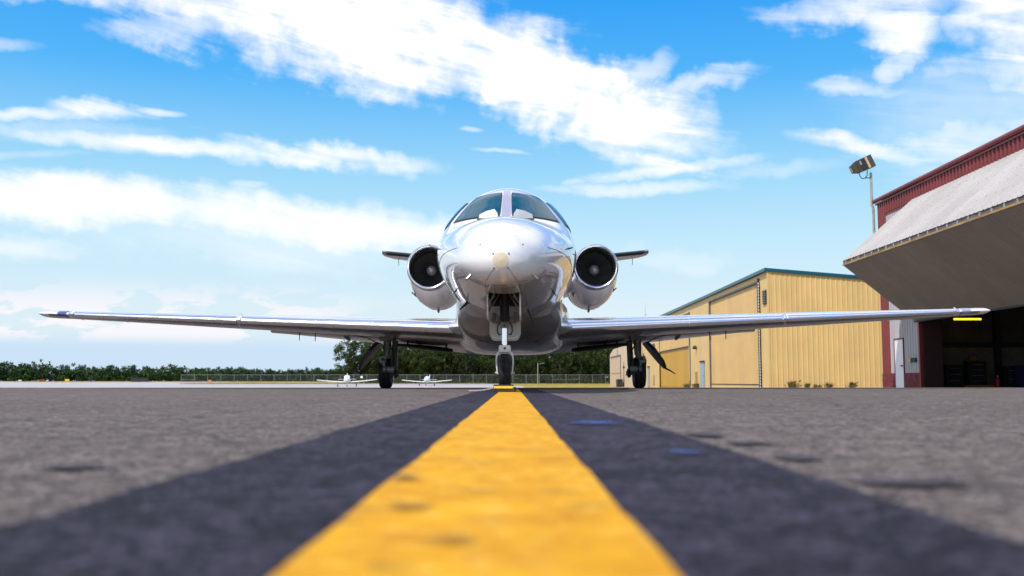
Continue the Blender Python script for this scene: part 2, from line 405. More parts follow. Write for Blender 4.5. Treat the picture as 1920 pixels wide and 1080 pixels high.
for x_, y_, rx_, ry_, lab in ((-.128, 1.20, .024, .045, 'brown scuff on the left edge of the yellow line'), (-.095, .93, .030, .028, 'brown scuff lower on the left half of the yellow line'), (-.045, .735, .034, .014, 'faint brown scuff in the middle of the line nearest the viewer')):
    tag(blob('paint_scuff', x_, y_, rx_, ry_, M['scuff'], '', dz=.012, seed=x_ * 50, amp=.5), lab, 'scuff mark', 'scuffs on the yellow line')
for i, (u, v, wpx, hpx) in enumerate([(1690, 905, 240, 20), (1490, 860, 120, 10), (1395, 832, 90, 8), (1320, 816, 100, 8), (150, 877, 150, 12)]):
    D = .125 * 1867 / (v - 715) ; X = (u - 960) / 1867 * D
    b = blob('oil_stain', X, D, wpx / 1867 * D / 2, D * D * hpx / (1867 * .125) / 2, M['stain'], '', dz=.0045, seed=7 + i, amp=.5)
    tag(b, ['wide dark oil stain on the asphalt at right', 'short dark stain beside the right black border', 'small dark stain right of the black border', 'faint dark stain nearest the blue paint mark', 'faint dark stain on the asphalt at left'][i], 'stain', 'dark stains on the asphalt')

# ------------------------------------------------------------------ business jet
jet = thing('business_jet', 'white twin engine business jet parked nose on across the yellow line', 'aircraft', (-.103, 9.6, 0), -.0127)
def interp(keys, s):
    """Catmull-Rom through keys (s, a, b, ...) parametrised on sqrt(s)"""
    t = math.sqrt(max(s, 0)); T = [math.sqrt(k[0]) for k in keys]
    i = 0
    while i < len(T) - 2 and t > T[i + 1]: i += 1
    h = T[i + 1] - T[i]; x = min(1, max(0, (t - T[i]) / h)); out = []
    for c in range(1, len(keys[0])):
        p0, p1 = keys[i][c], keys[i + 1][c]
        m0 = ((keys[i + 1][c] - keys[i - 1][c]) / (T[i + 1] - T[i - 1]) if i > 0 else (p1 - p0) / h * 1.1) * h
        m1 = ((keys[i + 2][c] - keys[i][c]) / (T[i + 2] - T[i]) if i < len(T) - 2 else 0) * h
        out.append((2 * x**3 - 3 * x**2 + 1) * p0 + (x**3 - 2 * x**2 + x) * m0 + (-2 * x**3 + 3 * x**2) * p1 + (x**3 - x**2) * m1)
    return out
#        s     w     zw    top   bot
FK = [(0.0, .001, 1.30, 1.302, 1.298), (.05, .17, 1.30, 1.455, 1.165), (.2, .315, 1.32, 1.60, 1.09), (.5, .455, 1.37, 1.735, 1.085),
      (1.0, .60, 1.47, 1.885, 1.075), (1.7, .745, 1.58, 2.01, 1.055), (2.45, .84, 1.67, 2.12, 1.02), (2.9, .88, 1.71, 2.36, 1.0),
      (3.35, .905, 1.74, 2.60, .985), (4.0, .925, 1.75, 2.785, .97), (5.0, .93, 1.76, 2.81, .97), (10.5, .93, 1.76, 2.81, .97),
      (12.5, .70, 1.95, 2.72, 1.30), (14.5, .36, 2.25, 2.66, 1.85), (15.7, .12, 2.45, 2.58, 2.32)]
NT_, NB = 1.95, 2.0
def sec_pt(s, th):
    w, zw, top, bot = interp(FK, s)
    c, sn = math.cos(th), math.sin(th)
    e = 2 / (NT_ if sn > 0 else NB); h = (top - zw) if sn > 0 else (zw - bot)
    return (math.copysign(abs(c) ** e, c) * w, s, zw + math.copysign(abs(sn) ** e, sn) * h)
def inside(x, z, s):
    w, zw, top, bot = interp(FK, s); up = z > zw
    n = NT_ if up else NB; h = (top - zw) if up else (zw - bot)
    return abs(x / w) ** n + abs((z - zw) / h) ** n - 1
def surf_y(x, z, hi=8.0):
    lo = 0.0
    s = .01
    while s < hi and inside(x, z, s) > 0: lo = s; s += .05
    hi = s
    for _ in range(24):
        mid = (lo + hi) / 2
        if inside(x, z, mid) > 0: lo = mid
        else: hi = mid
    return hi
def surf_n(x, y, z):
    e = .004
    g = Vector((inside(x + e, z, y) - inside(x - e, z, y), inside(x, z, y + e) - inside(x, z, y - e), inside(x, z + e, y) - inside(x, z - e, y)))
    return g.normalized()
NTH = 64
def ring(s): return [sec_pt(s, 2 * math.pi * (k + .5) / NTH) for k in range(NTH)]
RAD = .52
rs = [0.0004] + [RAD * (k / 16) ** 2 for k in range(2, 17)]
MB().rings([ring(s) for s in rs]).build('nose_cone', M['radome'], jet, smooth=40)
rs = [RAD + .006 + (2.3 - RAD) * k / 14 for k in range(15)] + [2.3 + k * .08 for k in range(1, 30)] + [4.8, 5.5, 7, 9, 10.5, 11, 11.5, 12, 12.5, 13, 13.5, 14, 14.5, 15.1, 15.7]
fus_me = MB().rings([ring(s) for s in rs]).mesh('fuselage', M['paint'])
cut = MB().box(-.17, .17, 1.16, 2.32, .8, 1.36).mesh('cutter', M['dark'])
fus = link('fuselage', fus_me, jet); cutter = link('cutter', cut)
bo = fus.modifiers.new('b', 'BOOLEAN'); bo.object = cutter; bo.operation = 'DIFFERENCE'; bo.solver = 'EXACT'
jet_loc = jet.matrix_world.copy(); jet.location = (0, 0, 0); jet.rotation_euler = (0, 0, 0)
bpy.context.view_layer.update()
ev = fus.evaluated_get(bpy.context.evaluated_depsgraph_get()); nm = bpy.data.meshes.new_from_object(ev)
fus.modifiers.clear(); fus.data = nm; nm.name = 'fuselage'
nm.polygons.foreach_set('use_smooth', [True] * len(nm.polygons)); nm.set_sharp_from_angle(angle=R(35))
bpy.data.objects.remove(cutter)
jet.location = (-.103, 9.6, 0); jet.rotation_euler = (0, R(-.12), -.0127)
# dark seam ring between nose cone and fuselage
MB().rings([[(Vector(p) - Vector((0, 0, 1.37))) * .996 + Vector((0, .002, 1.37)) for p in ring(RAD - .004)], [(Vector(p) - Vector((0, 0, 1.37))) * .996 + Vector((0, .002, 1.37)) for p in ring(RAD + .012)]], caps=False).build('nose_seam', M['line'], jet, smooth=40)

def patch_xz(quad, nu, nv, off, thick=.012, rnd=.0):
    """quad TL,TR,BR,BL in (x,z), laid on the fuselage surface and lifted by off"""
    TL, TR, BR, BL = [Vector(q) for q in quad]; G = []; H = []
    for j in range(nv + 1):
        g = []; h = []
        for i in range(nu + 1):
            u, v = i / nu, j / nv
            p = (TL * (1 - u) + TR * u) * (1 - v) + (BL * (1 - u) + BR * u) * v
            cxz = (TL + TR + BR + BL) / 4
            du, dv = abs(u - .5) * 2, abs(v - .5) * 2
            if rnd: p = cxz + (p - cxz) * (1 - rnd * (du * dv) ** 5)
            y = surf_y(p.x, p.y); n = surf_n(p.x, y, p.y); P = Vector((p.x, y, p.y))
            g.append(P + n * off); h.append(P + n * (off - thick))
        G.append(g); H.append(h)
    return shell(G, H)
def shell(G, H):
    mb = MB(); nv, nu = len(G) - 1, len(G[0]) - 1; n = (nu + 1)
    fs = [(j * n + i, j * n + i + 1, (j + 1) * n + i + 1, (j + 1) * n + i) for j in range(nv) for i in range(nu)]
    mb.add([p for r in G for p in r], fs)
    bord = [(0, i) for i in range(nu + 1)] + [(j, nu) for j in range(1, nv + 1)] + [(nv, i) for i in range(nu - 1, -1, -1)] + [(j, 0) for j in range(nv - 1, 0, -1)]
    m = len(bord)
    mb.add([G[j][i] for j, i in bord] + [H[j][i] for j, i in bord], [(k, (k + 1) % m, m + (k + 1) % m, m + k) for k in range(m)])
    return mb
# windshield panes with seals
for sx in (-1, 1):
    q = [(-.42, 2.57), (-.055, 2.605), (-.070, 2.150), (-.685, 2.115)]
    q = [(sx * -x, z) for x, z in q]
    if sx == 1: q = [(-a, b) for a, b in q]
    q = [(sx * abs(x), z) for x, z in [(-.42, 2.57), (-.055, 2.605), (-.070, 2.150), (-.685, 2.115)]]
    seal = patch_xz(q, 14, 10, .006, rnd=.03).build('windshield_seal', M['seal'], jet, smooth=50)
    c = Vector((sum(a for a, b in q) / 4, sum(b for a, b in q) / 4))
    q2 = [((Vector(p) - c) * .945 + c)[:] for p in q]
    patch_xz(q2, 14, 10, .012, rnd=.05).build('windshield_pane', M['glass'], seal, smooth=50)
for sx in (-1, 1):
    seal = patch_xz([(sx * .515, 2.50), (sx * .64, 2.50), (sx * .858, 2.12), (sx * .755, 2.12)], 6, 10, .006).build('quarter_window_seal', M['seal'], jet, smooth=50)
    patch_xz([(sx * .53, 2.488), (sx * .634, 2.488), (sx * .852, 2.132), (sx * .77, 2.132)], 6, 10, .016).build('quarter_window_pane', M['glass_side'], seal, smooth=50)
patch_xz([(-.046, 2.64), (.046, 2.64), (.058, 2.15), (-.058, 2.15)], 4, 8, .005).build('windshield_post', M['post'], jet, smooth=50)
def patch_sz(sx, quad, nu, nv, off, thick=.012, rnd=.05):
    TL, TR, BR, BL = [Vector(q) for q in quad]; G = []; H = []
    for j in range(nv + 1):
        g = []; h = []
        for i in range(nu + 1):
            u, v = i / nu, j / nv
            p = (TL * (1 - u) + TR * u) * (1 - v) + (BL * (1 - u) + BR * u) * v
            cxz = (TL + TR + BR + BL) / 4
            p = cxz + (p - cxz) * (1 - rnd * (abs(u - .5) * abs(v - .5) * 4) ** 4)
            w, zw, top, bot = interp(FK, p.x); hh = (top - zw) if p.y > zw else (zw - bot); n_ = NT_ if p.y > zw else NB
            x = w * max(0, 1 - abs((p.y - zw) / hh) ** n_) ** (1 / n_); n = surf_n(x, p.x, p.y)
            g.append((sx * (x + n.x * off), p.x + n.y * off, p.y + n.z * off)); h.append((sx * (x + n.x * (off - thick)), p.x + n.y * (off - thick), p.y + n.z * (off - thick)))
        G.append(g); H.append(h)
    return shell(G, H)
for sx in (-1, 1):
    seal = patch_sz(sx, [(3.46, 2.46), (4.30, 2.47), (4.45, 2.16), (3.12, 2.14)], 10, 6, .006).build('side_window_seal', M['seal'], jet, smooth=50)
    patch_sz(sx, [(3.50, 2.445), (4.27, 2.455), (4.41, 2.175), (3.19, 2.155)], 10, 6, .016).build('side_window_pane', M['glass_side'], seal, smooth=50)
    for k in range(6):
        s0 = 5.4 + k * .85
        seal = patch_sz(sx, [(s0, 2.26), (s0 + .34, 2.26), (s0 + .34, 1.86), (s0, 1.86)], 5, 5, .005, rnd=.25).build('cabin_window', M['seal'], jet, smooth=50)
        patch_sz(sx, [(s0 + .03, 2.23), (s0 + .31, 2.23), (s0 + .31, 1.89), (s0 + .03, 1.89)], 5, 5, .009, rnd=.25).build('pane', M['glass'], seal, smooth=50)
    # rain deflector duct at the foot of the windshield
    a = [(.09, 2.10), (.10, 2.16), (.135, 2.215), (.24, 2.20), (.325, 2.165), (.335, 2.10)]
    g0 = [(sx * x, surf_y(x, 2.10) - .02, z) for x, z in a]; g1 = [(sx * x, surf_y(x, 2.10) + .16, z - .004) for x, z in a]
    MB().rings([g0, g1]).build('air_duct', M['white'], jet, smooth=30)
    MB().box(*(sorted((sx * .085, sx * .35))), surf_y(.2, 2.09) - .03, surf_y(.2, 2.09) + .03, 2.086, 2.099).build('duct_lip', M['line'], jet)
# nose cap and screws
def disc_on(x0, z0, r, off, m, name, n=20):
    vs = []
    mb = MB(); rings_ = []
    for rr, o in ((r, off - .006), (r, off), (r * .6, off + .0005), (.0005, off + .001)):
        rings_.append([])
        for k in range(n):
            a = 2 * math.pi * k / n; x = x0 + rr * math.cos(a); z = z0 + rr * math.sin(a)
            y = surf_y(x, z); nn = surf_n(x, max(y, .003), z); rings_[-1].append(Vector((x, y, z)) + nn * o)
    mb.rings(rings_); return mb.build(name, m, jet, smooth=60)
disc_on(-.005, 1.298, .078, .002, M['tan'], 'nose_cap')
for x, z in ((-.078, 1.362), (.074, 1.362), (-.07, 1.222), (.066, 1.222)): disc_on(x, z, .0085, .004, M['line'], 'screw', 8)
for x, z in ((-.21, 1.47), (.21, 1.47)): disc_on(x, z, .007, .003, M['line'], 'screw', 8)
def surf_line(pts, r, name, m):
    P = []
    for (x0, z0), (x1, z1) in zip(pts, pts[1:]):
        for k in range(10):
            t = k / 10; x = x0 + (x1 - x0) * t; z = z0 + (z1 - z0) * t; y = surf_y(x, z); P.append(Vector((x, y, z)) + surf_n(x, y, z) * (.0003))
    return MB().tube(P, r, 5).build(name, m, jet)
for sx in (-1, 1):
    surf_line([(sx * .075, 1.215), (sx * .14, 1.13), (sx * .20, 1.085)], .0022, 'ground_strap', M['line'])
    surf_line([(sx * .30, 2.06), (sx * .31, 2.01)], .0025, 'panel_seam', M['line'])
    # panel break running back along the nose flank
    surf_line([(sx * .47, 1.50), (sx * .66, 1.52), (sx * .80, 1.50)], .003, 'panel_seam', M['line'])
# probes and antennas
def probe(x, z, dx, name='pitot_probe', L=.13):
    y = surf_y(x, z); n = surf_n(x, y, z); P = Vector((x, y, z))
    q = P + n * .07
    return MB().tube([P - n * .01, q, q + Vector((dx, -.02, -.0)), q + Vector((dx, -L, 0))], [.014, .012, .009, .007], 8).build(name, M['steel'], jet, smooth=40)
probe(-.31, 1.19, 0); probe(.31, 1.19, 0); probe(-.80, 1.70, -.02, L=.22)
for x, z in ((-.60, 1.22), (.57, 1.20), (.72, 1.62)):
    y = surf_y(x, z); n = surf_n(x, y, z); P = Vector((x, y, z))
    MB().cyl(P - n * .01, P + n * .06 + Vector((0, .03, 0)), .012, .006, 8).build('vane', M['dark'], jet)
def blade(x, s0, s1, z0, z1, name='blade_antenna', m='dark'):
    return MB().prism([(s0, z0), (s1, z0), (s1 - .02, z1), (s0 + .1, z1)], 'x', x - .008, x + .008).build(name, M[m], jet)
MB().rings([[(.255, 2.7, 1.02), (.275, 2.7, 1.02), (.275, 2.95, 1.0), (.255, 2.95, 1.0)], [(.345, 2.85, .80), (.352, 2.85, .80), (.352, 2.93, .80), (.345, 2.93, .80)]]).build('blade_antenna', M['dark'], jet)
MB().rings([[(-.50, 2.9, 1.14), (-.485, 2.9, 1.14), (-.485, 3.1, 1.12), (-.50, 3.1, 1.12)], [(-.60, 2.95, 1.03), (-.59, 2.95, 1.03), (-.59, 3.05, 1.03), (-.60, 3.05, 1.03)]]).build('blade_antenna', M['dark'], jet)

# belly fairing
BK = [(4.55, .62, 1.02), (4.8, .74, .90), (5.2, .79, .78), (5.9, .815, .70), (6.8, .86, .65), (8.0, 1.0, .615), (9.6, 1.05, .62), (10.8, .80, .74), (12.0, .45, 1.0), (12.6, .2, 1.3)]
def fair_ring(w, bot, s, n=40, ztop=1.62, p=3.6):
    out = []
    for k in range(n):
        t = 2 * math.pi * k / n; c, sn = math.cos(t), math.sin(t)
        z = 1.20 + math.copysign(abs(sn) ** (2 / p), sn) * ((ztop - 1.20) if sn > 0 else (1.20 - bot))
        out.append((math.copysign(abs(c) ** (2 / p), c) * w, s, z))
    return out
def bk(s):
    return interp(BK, s)
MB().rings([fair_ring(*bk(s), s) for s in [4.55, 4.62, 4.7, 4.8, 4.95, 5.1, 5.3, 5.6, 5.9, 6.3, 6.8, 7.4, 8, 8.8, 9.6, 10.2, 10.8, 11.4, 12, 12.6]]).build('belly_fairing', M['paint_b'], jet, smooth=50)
# inlet slots either side of the fairing front
for sx in (-1, 1):
    mb = MB(); vs = []
    for rr, yo in ((1, 0), (1, -.012), (.8, -.012), (.75, .01)):
        vs.append([(sx * (.50 + .13 * rr * math.cos(t) ), 5.62 + yo, .790 + .030 * rr * math.sin(t) + .055 * math.cos(t) * rr) for t in [2 * math.pi * k / 24 for k in range(24)]])
    mb.rings(vs); mb.build('air_inlet_slot', M['hole'], jet, smooth=40)
    # wing root fillet
    fr = []
    for s, w, zc, h in ((5.9, .80, .98, .02), (6.15, .98, .985, .10), (6.8, 1.02, .985, .20), (7.8, 1.02, .96, .22), (9.0, .98, .92, .14), (9.6, .84, .90, .04)):
        fr.append([(sx * (.55 + (w - .55) * max(0, math.cos(t))) if abs(t) <= math.pi / 2 else sx * .55, s, zc + h * math.sin(t) * (1 if math.sin(t) < 0 else 1.2)) for t in [-math.pi / 2 + math.pi * k / 12 for k in range(13)]])
    MB().rings(fr).build('wing_root_fillet', M['paint'], jet, smooth=50)

# wings
def le(x): return 6.3 + 1.4 * (x - .75) / 7.5
def chord(x): return 2.95 - 1.9 * (x - .75) / 7.5
def zw(x): return .965 + .0485 * (x - .75)
def foil(t, up, tk=.125):
    th = 5 * tk * (.2969 * math.sqrt(t) - .126 * t - .3516 * t * t + .2843 * t**3 - .1015 * t**4)
    cam_ = .022 * 4 * t * (1 - t) * .8
    return cam_ + th if up else cam_ - th
FR = [1, .9, .8, .7, .6, .5, .4, .3, .22, .15, .1, .065, .04, .022, .01, .003, 0]
def wing_ring(sx, x, cend=1.0, c0=0.0, grow=0.0, tk=.125):
    c = chord(x); pts = []
    inc = R(1.6)
    def P(t, up):
        z = foil(t, up, tk) * c + (grow if up else -grow); s = t * c
        if t == 0: s -= grow; z = foil(0, True, tk) * c
        return (sx * x, le(x) + s * math.cos(inc) + z * math.sin(inc), zw(x) + z * math.cos(inc) - s * math.sin(inc))
    fr = [c0 + f * (cend - c0) for f in FR]
    for t in fr: pts.append(P(t, True))
    for t in reversed(fr[:-1]): pts.append(P(t, False))
    return pts
wing_r = {}
for sx in (-1, 1):
    mb = MB()
    XF = 4.45
    mb.rings([wing_ring(sx, x, .74) for x in (.5, .75, 1.3, 2, 3, 3.8, XF)])
    tipk = [(XF + .004, .125), (5.2, .125), (6, .12), (7, .115), (7.8, .11), (8.1, .12), (8.24, .118), (8.28, .09), (8.295, .04)]
    mb.rings([wing_ring(sx, x, 1.0, tk=k) for x, k in tipk])
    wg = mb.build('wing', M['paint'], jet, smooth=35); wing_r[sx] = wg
    wg.data.materials.append(M['wing_shade'])
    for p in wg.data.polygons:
        if p.normal.z < -.25 and abs(p.center.x) < 8.0: p.material_index = 1  # downward-facing skin gets the painted-in shade
    # polished leading edge in segments
    segs = [(.93, 2.92), (2.925, 4.58), (4.62, 7.70)]
    for a, b in segs:
        n = 6
        rr = []
        for k in range(n + 1):
            x = a + (b - a) * k / n; full = wing_ring(sx, x, .085 if x < 3 else .075 - .004 * x, 0, .003); rr.append(full)
        MB().rings(rr).build('leading_edge', M['polish'], wg, smooth=35)
    # flap, lowered, and aileron line
    rr = []
    for x in (.55, 1.6, 2.4, 3.3, 4.40):
        c = chord(x); L = .295 * c; a = R(18 - 3.1 * x); h = L * .11
        y0 = le(x) + .725 * c; z0 = zw(x) - .735 * c * math.sin(R(1.6)) - .008 * c
        loop = [(0, -.010), (.04, h * .7), (.2, h), (.6, h * .6), (1, .004), (1, -.004), (.6, -h * .45), (.2, -h * .9), (.04, -h * .7)]
        rr.append([(sx * x, y0 + (t * L) * math.cos(a) + z * math.sin(a), z0 - t * L * math.sin(a) + z * math.cos(a)) for t, z in loop])
    MB().rings(rr).build('flap', M['paint'], wg, smooth=40)
    for x in (1.7, 3.0):
        c = chord(x); zz = zw(x) - .70 * c * math.sin(R(1.6)) - .045 * c
        MB().prism([(le(x) + .60 * c, zz + .03), (le(x) + .66 * c, zz - .015), (le(x) + .80 * c, zz - .05), (le(x) + .86 * c, zz - .05), (le(x) + .86 * c, zz)], 'x', sx * x - .012, sx * x + .012).build('flap_hinge', M['gear'], wg)
    # fuel drains under the wing
    for x in (3.55, 3.85):
        MB().cyl((sx * x, le(x) + 1.5, zw(x) - .1), (sx * x, le(x) + 1.5, zw(x) - .25), .010, .006, 6).build('fuel_vent', M['dark'], wg)
    # stall fence wrapping the leading edge
    def fence(x0, hgt, back, nm, lean, m):
        c = chord(x0); O = wing_ring(sx, x0, back, 0, .0); I = wing_ring(sx, x0, back, 0, hgt)
        k0 = 3
        n = len(O); rings_ = []
        for k in range(k0, n - 4):
            f = math.sin(math.pi * (k - k0) / (n - 5 - k0)) ** .5 if 0 < k - k0 < n - 5 - k0 else .15
            o = Vector(O[k]); i_ = Vector(I[k]); d = (i_ - o) * f
            if k > n // 2: d *= .55
            tip = o + d + Vector((sx * lean * f, 0, 0)); e = Vector((.009, 0, 0))
            rings_.append([o - d * .1 - e, o - d * .1 + e, tip + e * .6, tip - e * .6])
        MB().rings(rings_).build(nm, M[m], wg, smooth=60)
    fence(4.60, .055, .16, 'wing_fence', -.06, 'polish')
    fence(7.72, .05, .2, 'vortex_fence', -.10, 'polish')
    n = 4; rr = []
    for k in range(n + 1): rr.append(wing_ring(sx, 7.76 + .17 * k / n, .10, 0, .004))
    MB().rings(rr).build('navigation_light', M['lens'] if sx < 0 else M['lens2'], wg, smooth=35)
    # static wicks
    for x in (6.2, 7.2, 8.0):
        MB().cyl((sx * x, le(x) + chord(x) - .02, zw(x) - .03), (sx * x, le(x) + chord(x) + .14, zw(x) - .04), .004, .002, 5).build('static_wick', M['dark'], wg)

# engines
for sx in (-1, 1):
    ex = 1.565
    cx = sx * ex
    NK = [(9.10, .418, 2.262), (9.25, .448, 2.252), (9.5, .487, 2.235), (9.9, .525, 2.20), (10.5, .548, 2.175), (11.2, .545, 2.17), (11.9, .50, 2.19), (12.5, .43, 2.22), (12.9, .36, 2.24)]
    def nring(s, r, zc, n=44):
        return [(cx + r * .93 * math.cos(t), s, zc + r * (math.sin(t) if math.sin(t) > 0 else math.sin(t) * 1.04)) for t in [2 * math.pi * k / n for k in range(n)]]
    nac = MB().rings([nring(*k) for k in NK], caps=False).build('engine_nacelle', M['paint'], jet, smooth=50)
    prof = [(.352, .26), (.350, .18), (.352, .10), (.36, .05), (.372, .02), (.386, .004), (.398, .0), (.410, .012), (.422, .045), (.428, .10), (.424, .198)]
    MB().lathe(prof, (cx, 8.9, 2.262), 'y', 44).build('inlet_lip', M['polish'], nac, smooth=50)
    MB().lathe([(.430, 0), (.436, .004), (.436, .012), (.430, .016)], (cx, 9.098, 2.262), 'y', 44).build('cowl_seam', M['line'], nac, smooth=50)
    MB().lathe([(.350, .25), (.352, .45), (.345, .75), (.09, .76)], (cx, 8.9, 2.262), 'y', 40).build('inlet_duct', M['hole'], nac, smooth=40)
    MB().lathe([(.001, .36), (.03, .375), (.06, .41), (.085, .46), (.10, .53), (.105, .66)], (cx, 8.9, 2.25), 'y', 28).build('spinner', M['spin'], nac, smooth=50)
    MB().cyl((cx - .012, 9.275, 2.268), (cx - .012, 9.255, 2.27), .012, .008, 8).build('spinner_tip', M['white'], nac)
    bl = MB(); G = []
    for j in range(5):
        r = .09 + .255 * j / 4; tw = R(35 + 22 * j / 4); wv = .035 + .022 * j / 4
        G.append([(r, math.cos(tw) * (-wv) + 0, -math.sin(tw) * wv), (r, 0.012, 0), (r, math.cos(tw) * wv, math.sin(tw) * wv)])
    vs = [(p[2], p[1], p[0]) for g in G for p in g]
    bl.add(vs, [(j * 3 + i, j * 3 + i + 1, j * 3 + i + 4, j * 3 + i + 3) for j in range(4) for i in range(2)])
    bme = bl.mesh('fan_blade', M['blade'], smooth=50)
    for k in range(24):
        link('fan_blade', bme, nac, Matrix.Translation((cx, 9.46, 2.25)) @ Matrix.Rotation(2 * math.pi * k / 24, 4, 'Y'))
    MB().lathe([(.36, .0), (.31, .10), (.29, .32), (.22, .30), (.05, .45)], (cx, 12.88, 2.24), 'y', 30).build('exhaust', M['steel'], nac, smooth=50)
    MB().cyl((cx - sx * .03, 10.7, 1.63), (cx - sx * .03, 10.72, 1.56), .02, .016, 8).cyl((cx - sx * .03, 10.70, 1.57), (cx - sx * .03, 10.76, 1.54), .03, .022, 8).build('drain_mast', M['steel'], nac)
    for zz, aa in ((1.86, -.42), (1.93, .46)):
        MB().bar((cx + aa * .98, 9.75, zz), (cx + aa * .86, 10.25, zz - .05), .012, .02).build('cowl_latch', M['dark'], nac)
    # pylon
    rr = []
    for x in (.80, 1.0, 1.2):
        rr.append([(sx * x, 9.5, 2.05), (sx * x, 9.8, 2.16), (sx * x, 11.5, 2.18), (sx * x, 12.4, 2.08), (sx * x, 11.5, 1.90), (sx * x, 9.9, 1.90)])
    MB().rings(rr).build('engine_pylon', M['paint'], jet, smooth=30)
    # horizontal stabiliser half
    rr = []
    for x in (.0, .8, 1.6, 2.4, 3.1, 3.26):
        c = (1.35 - .17 * x) * (1 if x < 3.2 else .7); y0 = 14.3 + .13 * x; z0 = 2.93 + .112 * x
        loop = [(0, 0), (.03, .03), (.12, .05), (.4, .055), (1, .004), (1, -.004), (.4, -.05), (.12, -.045), (.03, -.03)]
        rr.append([(sx * x, y0 + t * c, z0 + z - t * c * .055) for t, z in loop])
    st = MB().rings(rr).build('tailplane', M['paint'], jet, smooth=40)
    rr = []
    for x in (.9, 2.0, 3.1, 3.28):
        y0 = 14.3 + .13 * x; z0 = 2.93 + .112 * x
        loop = [(-.012, 0), (.03, .036), (.10, .056), (.10, -.01), (.09, -.05), (.03, -.036)]
        rr.append([(sx * x, y0 + t, z0 + z) for t, z in loop])
    MB().rings(rr).build('deicing_boot', M['boot'], st, smooth=40)
    for x in (1.7, 2.95):
        MB().bar((sx * x, 15.3, 2.88 + .112 * x), (sx * x, 15.42, 2.72 + .112 * x), .012, .03).build('static_wick', M['steel'], st)
# fin
rr = []
for z, y0, y1, t in ((2.5, 11.8, 15.8, .10), (2.9, 12.9, 15.9, .09), (3.6, 13.8, 16.1, .075), (4.45, 14.7, 16.3, .05)):
    rr.append([(0, y0, z), (t, y0 + .3 * (y1 - y0), z), (t * .8, y0 + .6 * (y1 - y0), z), (0, y1, z), (-t * .8, y0 + .6 * (y1 - y0), z), (-t, y0 + .3 * (y1 - y0), z)])
MB().rings(rr).build('fin', M['paint'], jet, smooth=40)

# nose gear
bay = MB()
bay.box(-.166, .166, 1.165, 2.315, 1.325, 1.345); bay.box(-.168, -.160, 1.165, 2.315, 1.04, 1.324); bay.box(.160, .168, 1.165, 2.315, 1.04, 1.324)
bay.box(-.159, .159, 1.165, 1.175, 1.09, 1.324); bay.box(-.159, .159, 2.30, 2.31, 1.02, 1.324)
bay.build('gear_bay', M['dark'], jet)
for sx in (-1, 1):
    MB().tube([(sx * .12, 1.3, 1.28), (sx * .12, 2.2, 1.24)], .02).tube([(sx * .09, 1.25, 1.13), (sx * .14, 1.45, 1.05)], .018).build('bay_pipe', M['steel'], jet, smooth=40)
    MB().prism([(1.20, 1.07), (1.17, 1.0), (1.22, .84), (1.30, .805), (2.20, .83), (2.30, .99)], 'x', sx * .178 - .008, sx * .178 + .008).build('nose_gear_door', M['gearw'], jet)
    MB().bar((sx * .172, 1.35, .90), (sx * .06, 1.55, 1.10), .015, .02).bar((sx * .10, 1.28, 1.06), (sx * .168, 1.28, .98), .03, .012).build('door_rod', M['gear'], jet)
GY = 1.72
ng = MB().cyl((0, GY, .80), (0, GY - .05, 1.30), .052, .058, 20).cyl((0, GY, .815), (0, GY, .84), .066, .066, 20)
ng = ng.build('nose_gear_strut', M['dark'], jet, smooth=40)
MB().cyl((0, GY, .725), (0, GY, .79), .046, .05, 20).box(-.05, .05, GY - .055, GY, .728, .772).build('strut_collar', M['gear'], ng, smooth=40)
MB().cyl((0, GY, .52), (0, GY, .73), .032, .032, 24).build('chrome_piston', M['chrome'], ng, smooth=40)
MB().cyl((0, GY - .062, .752), (0, GY - .07, .752), .012, .012, 8).build('bolt', M['dark'], ng)
for sx in (-1, 1):
    MB().tube([(sx * .055, GY + .02, .79), (sx * .082, GY + .04, .75), (sx * .085, GY + .04, .69), (sx * .07, GY + .04, .655), (sx * .045, GY + .02, .66)], .009, 7).build('hydraulic_hose', M['dark'], ng, smooth=50)
mb = MB()
mb.prism([(-.062, .532), (.062, .532), (.068, .50), (.07, .455), (-.07, .455), (-.068, .50)], 'y', GY - .045, GY + .045)
ou = [(.06, .47), (.088, .445), (.102, .405), (.104, .36), (.100, .30), (.094, .235), (.088, .205)]
inn = [(.050, .452), (.070, .432), (.082, .40), (.085, .36), (.083, .30), (.079, .235), (.076, .205)]
fork = mb.build('wheel_fork', M['gearw'], ng, bevel=.006)
for sx in (-1, 1):
    poly = [(sx * a, b) for a, b in ou] + [(sx * a, b) for a, b in reversed(inn)]
    MB().prism(poly, 'y', GY - .03, GY + .03).build('fork_arm', M['gearw'], ng, bevel=.003)
MB().prism([(-.071, .455), (.071, .455), (.06, .475), (-.06, .475)], 'y', GY - .04, GY + .04).build('fork_crown', M['gearw'], ng)
MB().box(-.073, -.05, GY - .03, GY + .03, .532, .545).box(.05, .073, GY - .03, GY + .03, .532, .545).cyl((0, GY - .05, .497), (0, GY - .044, .497), .014, .014, 10).build('fork_bolt', M['dark'], ng)
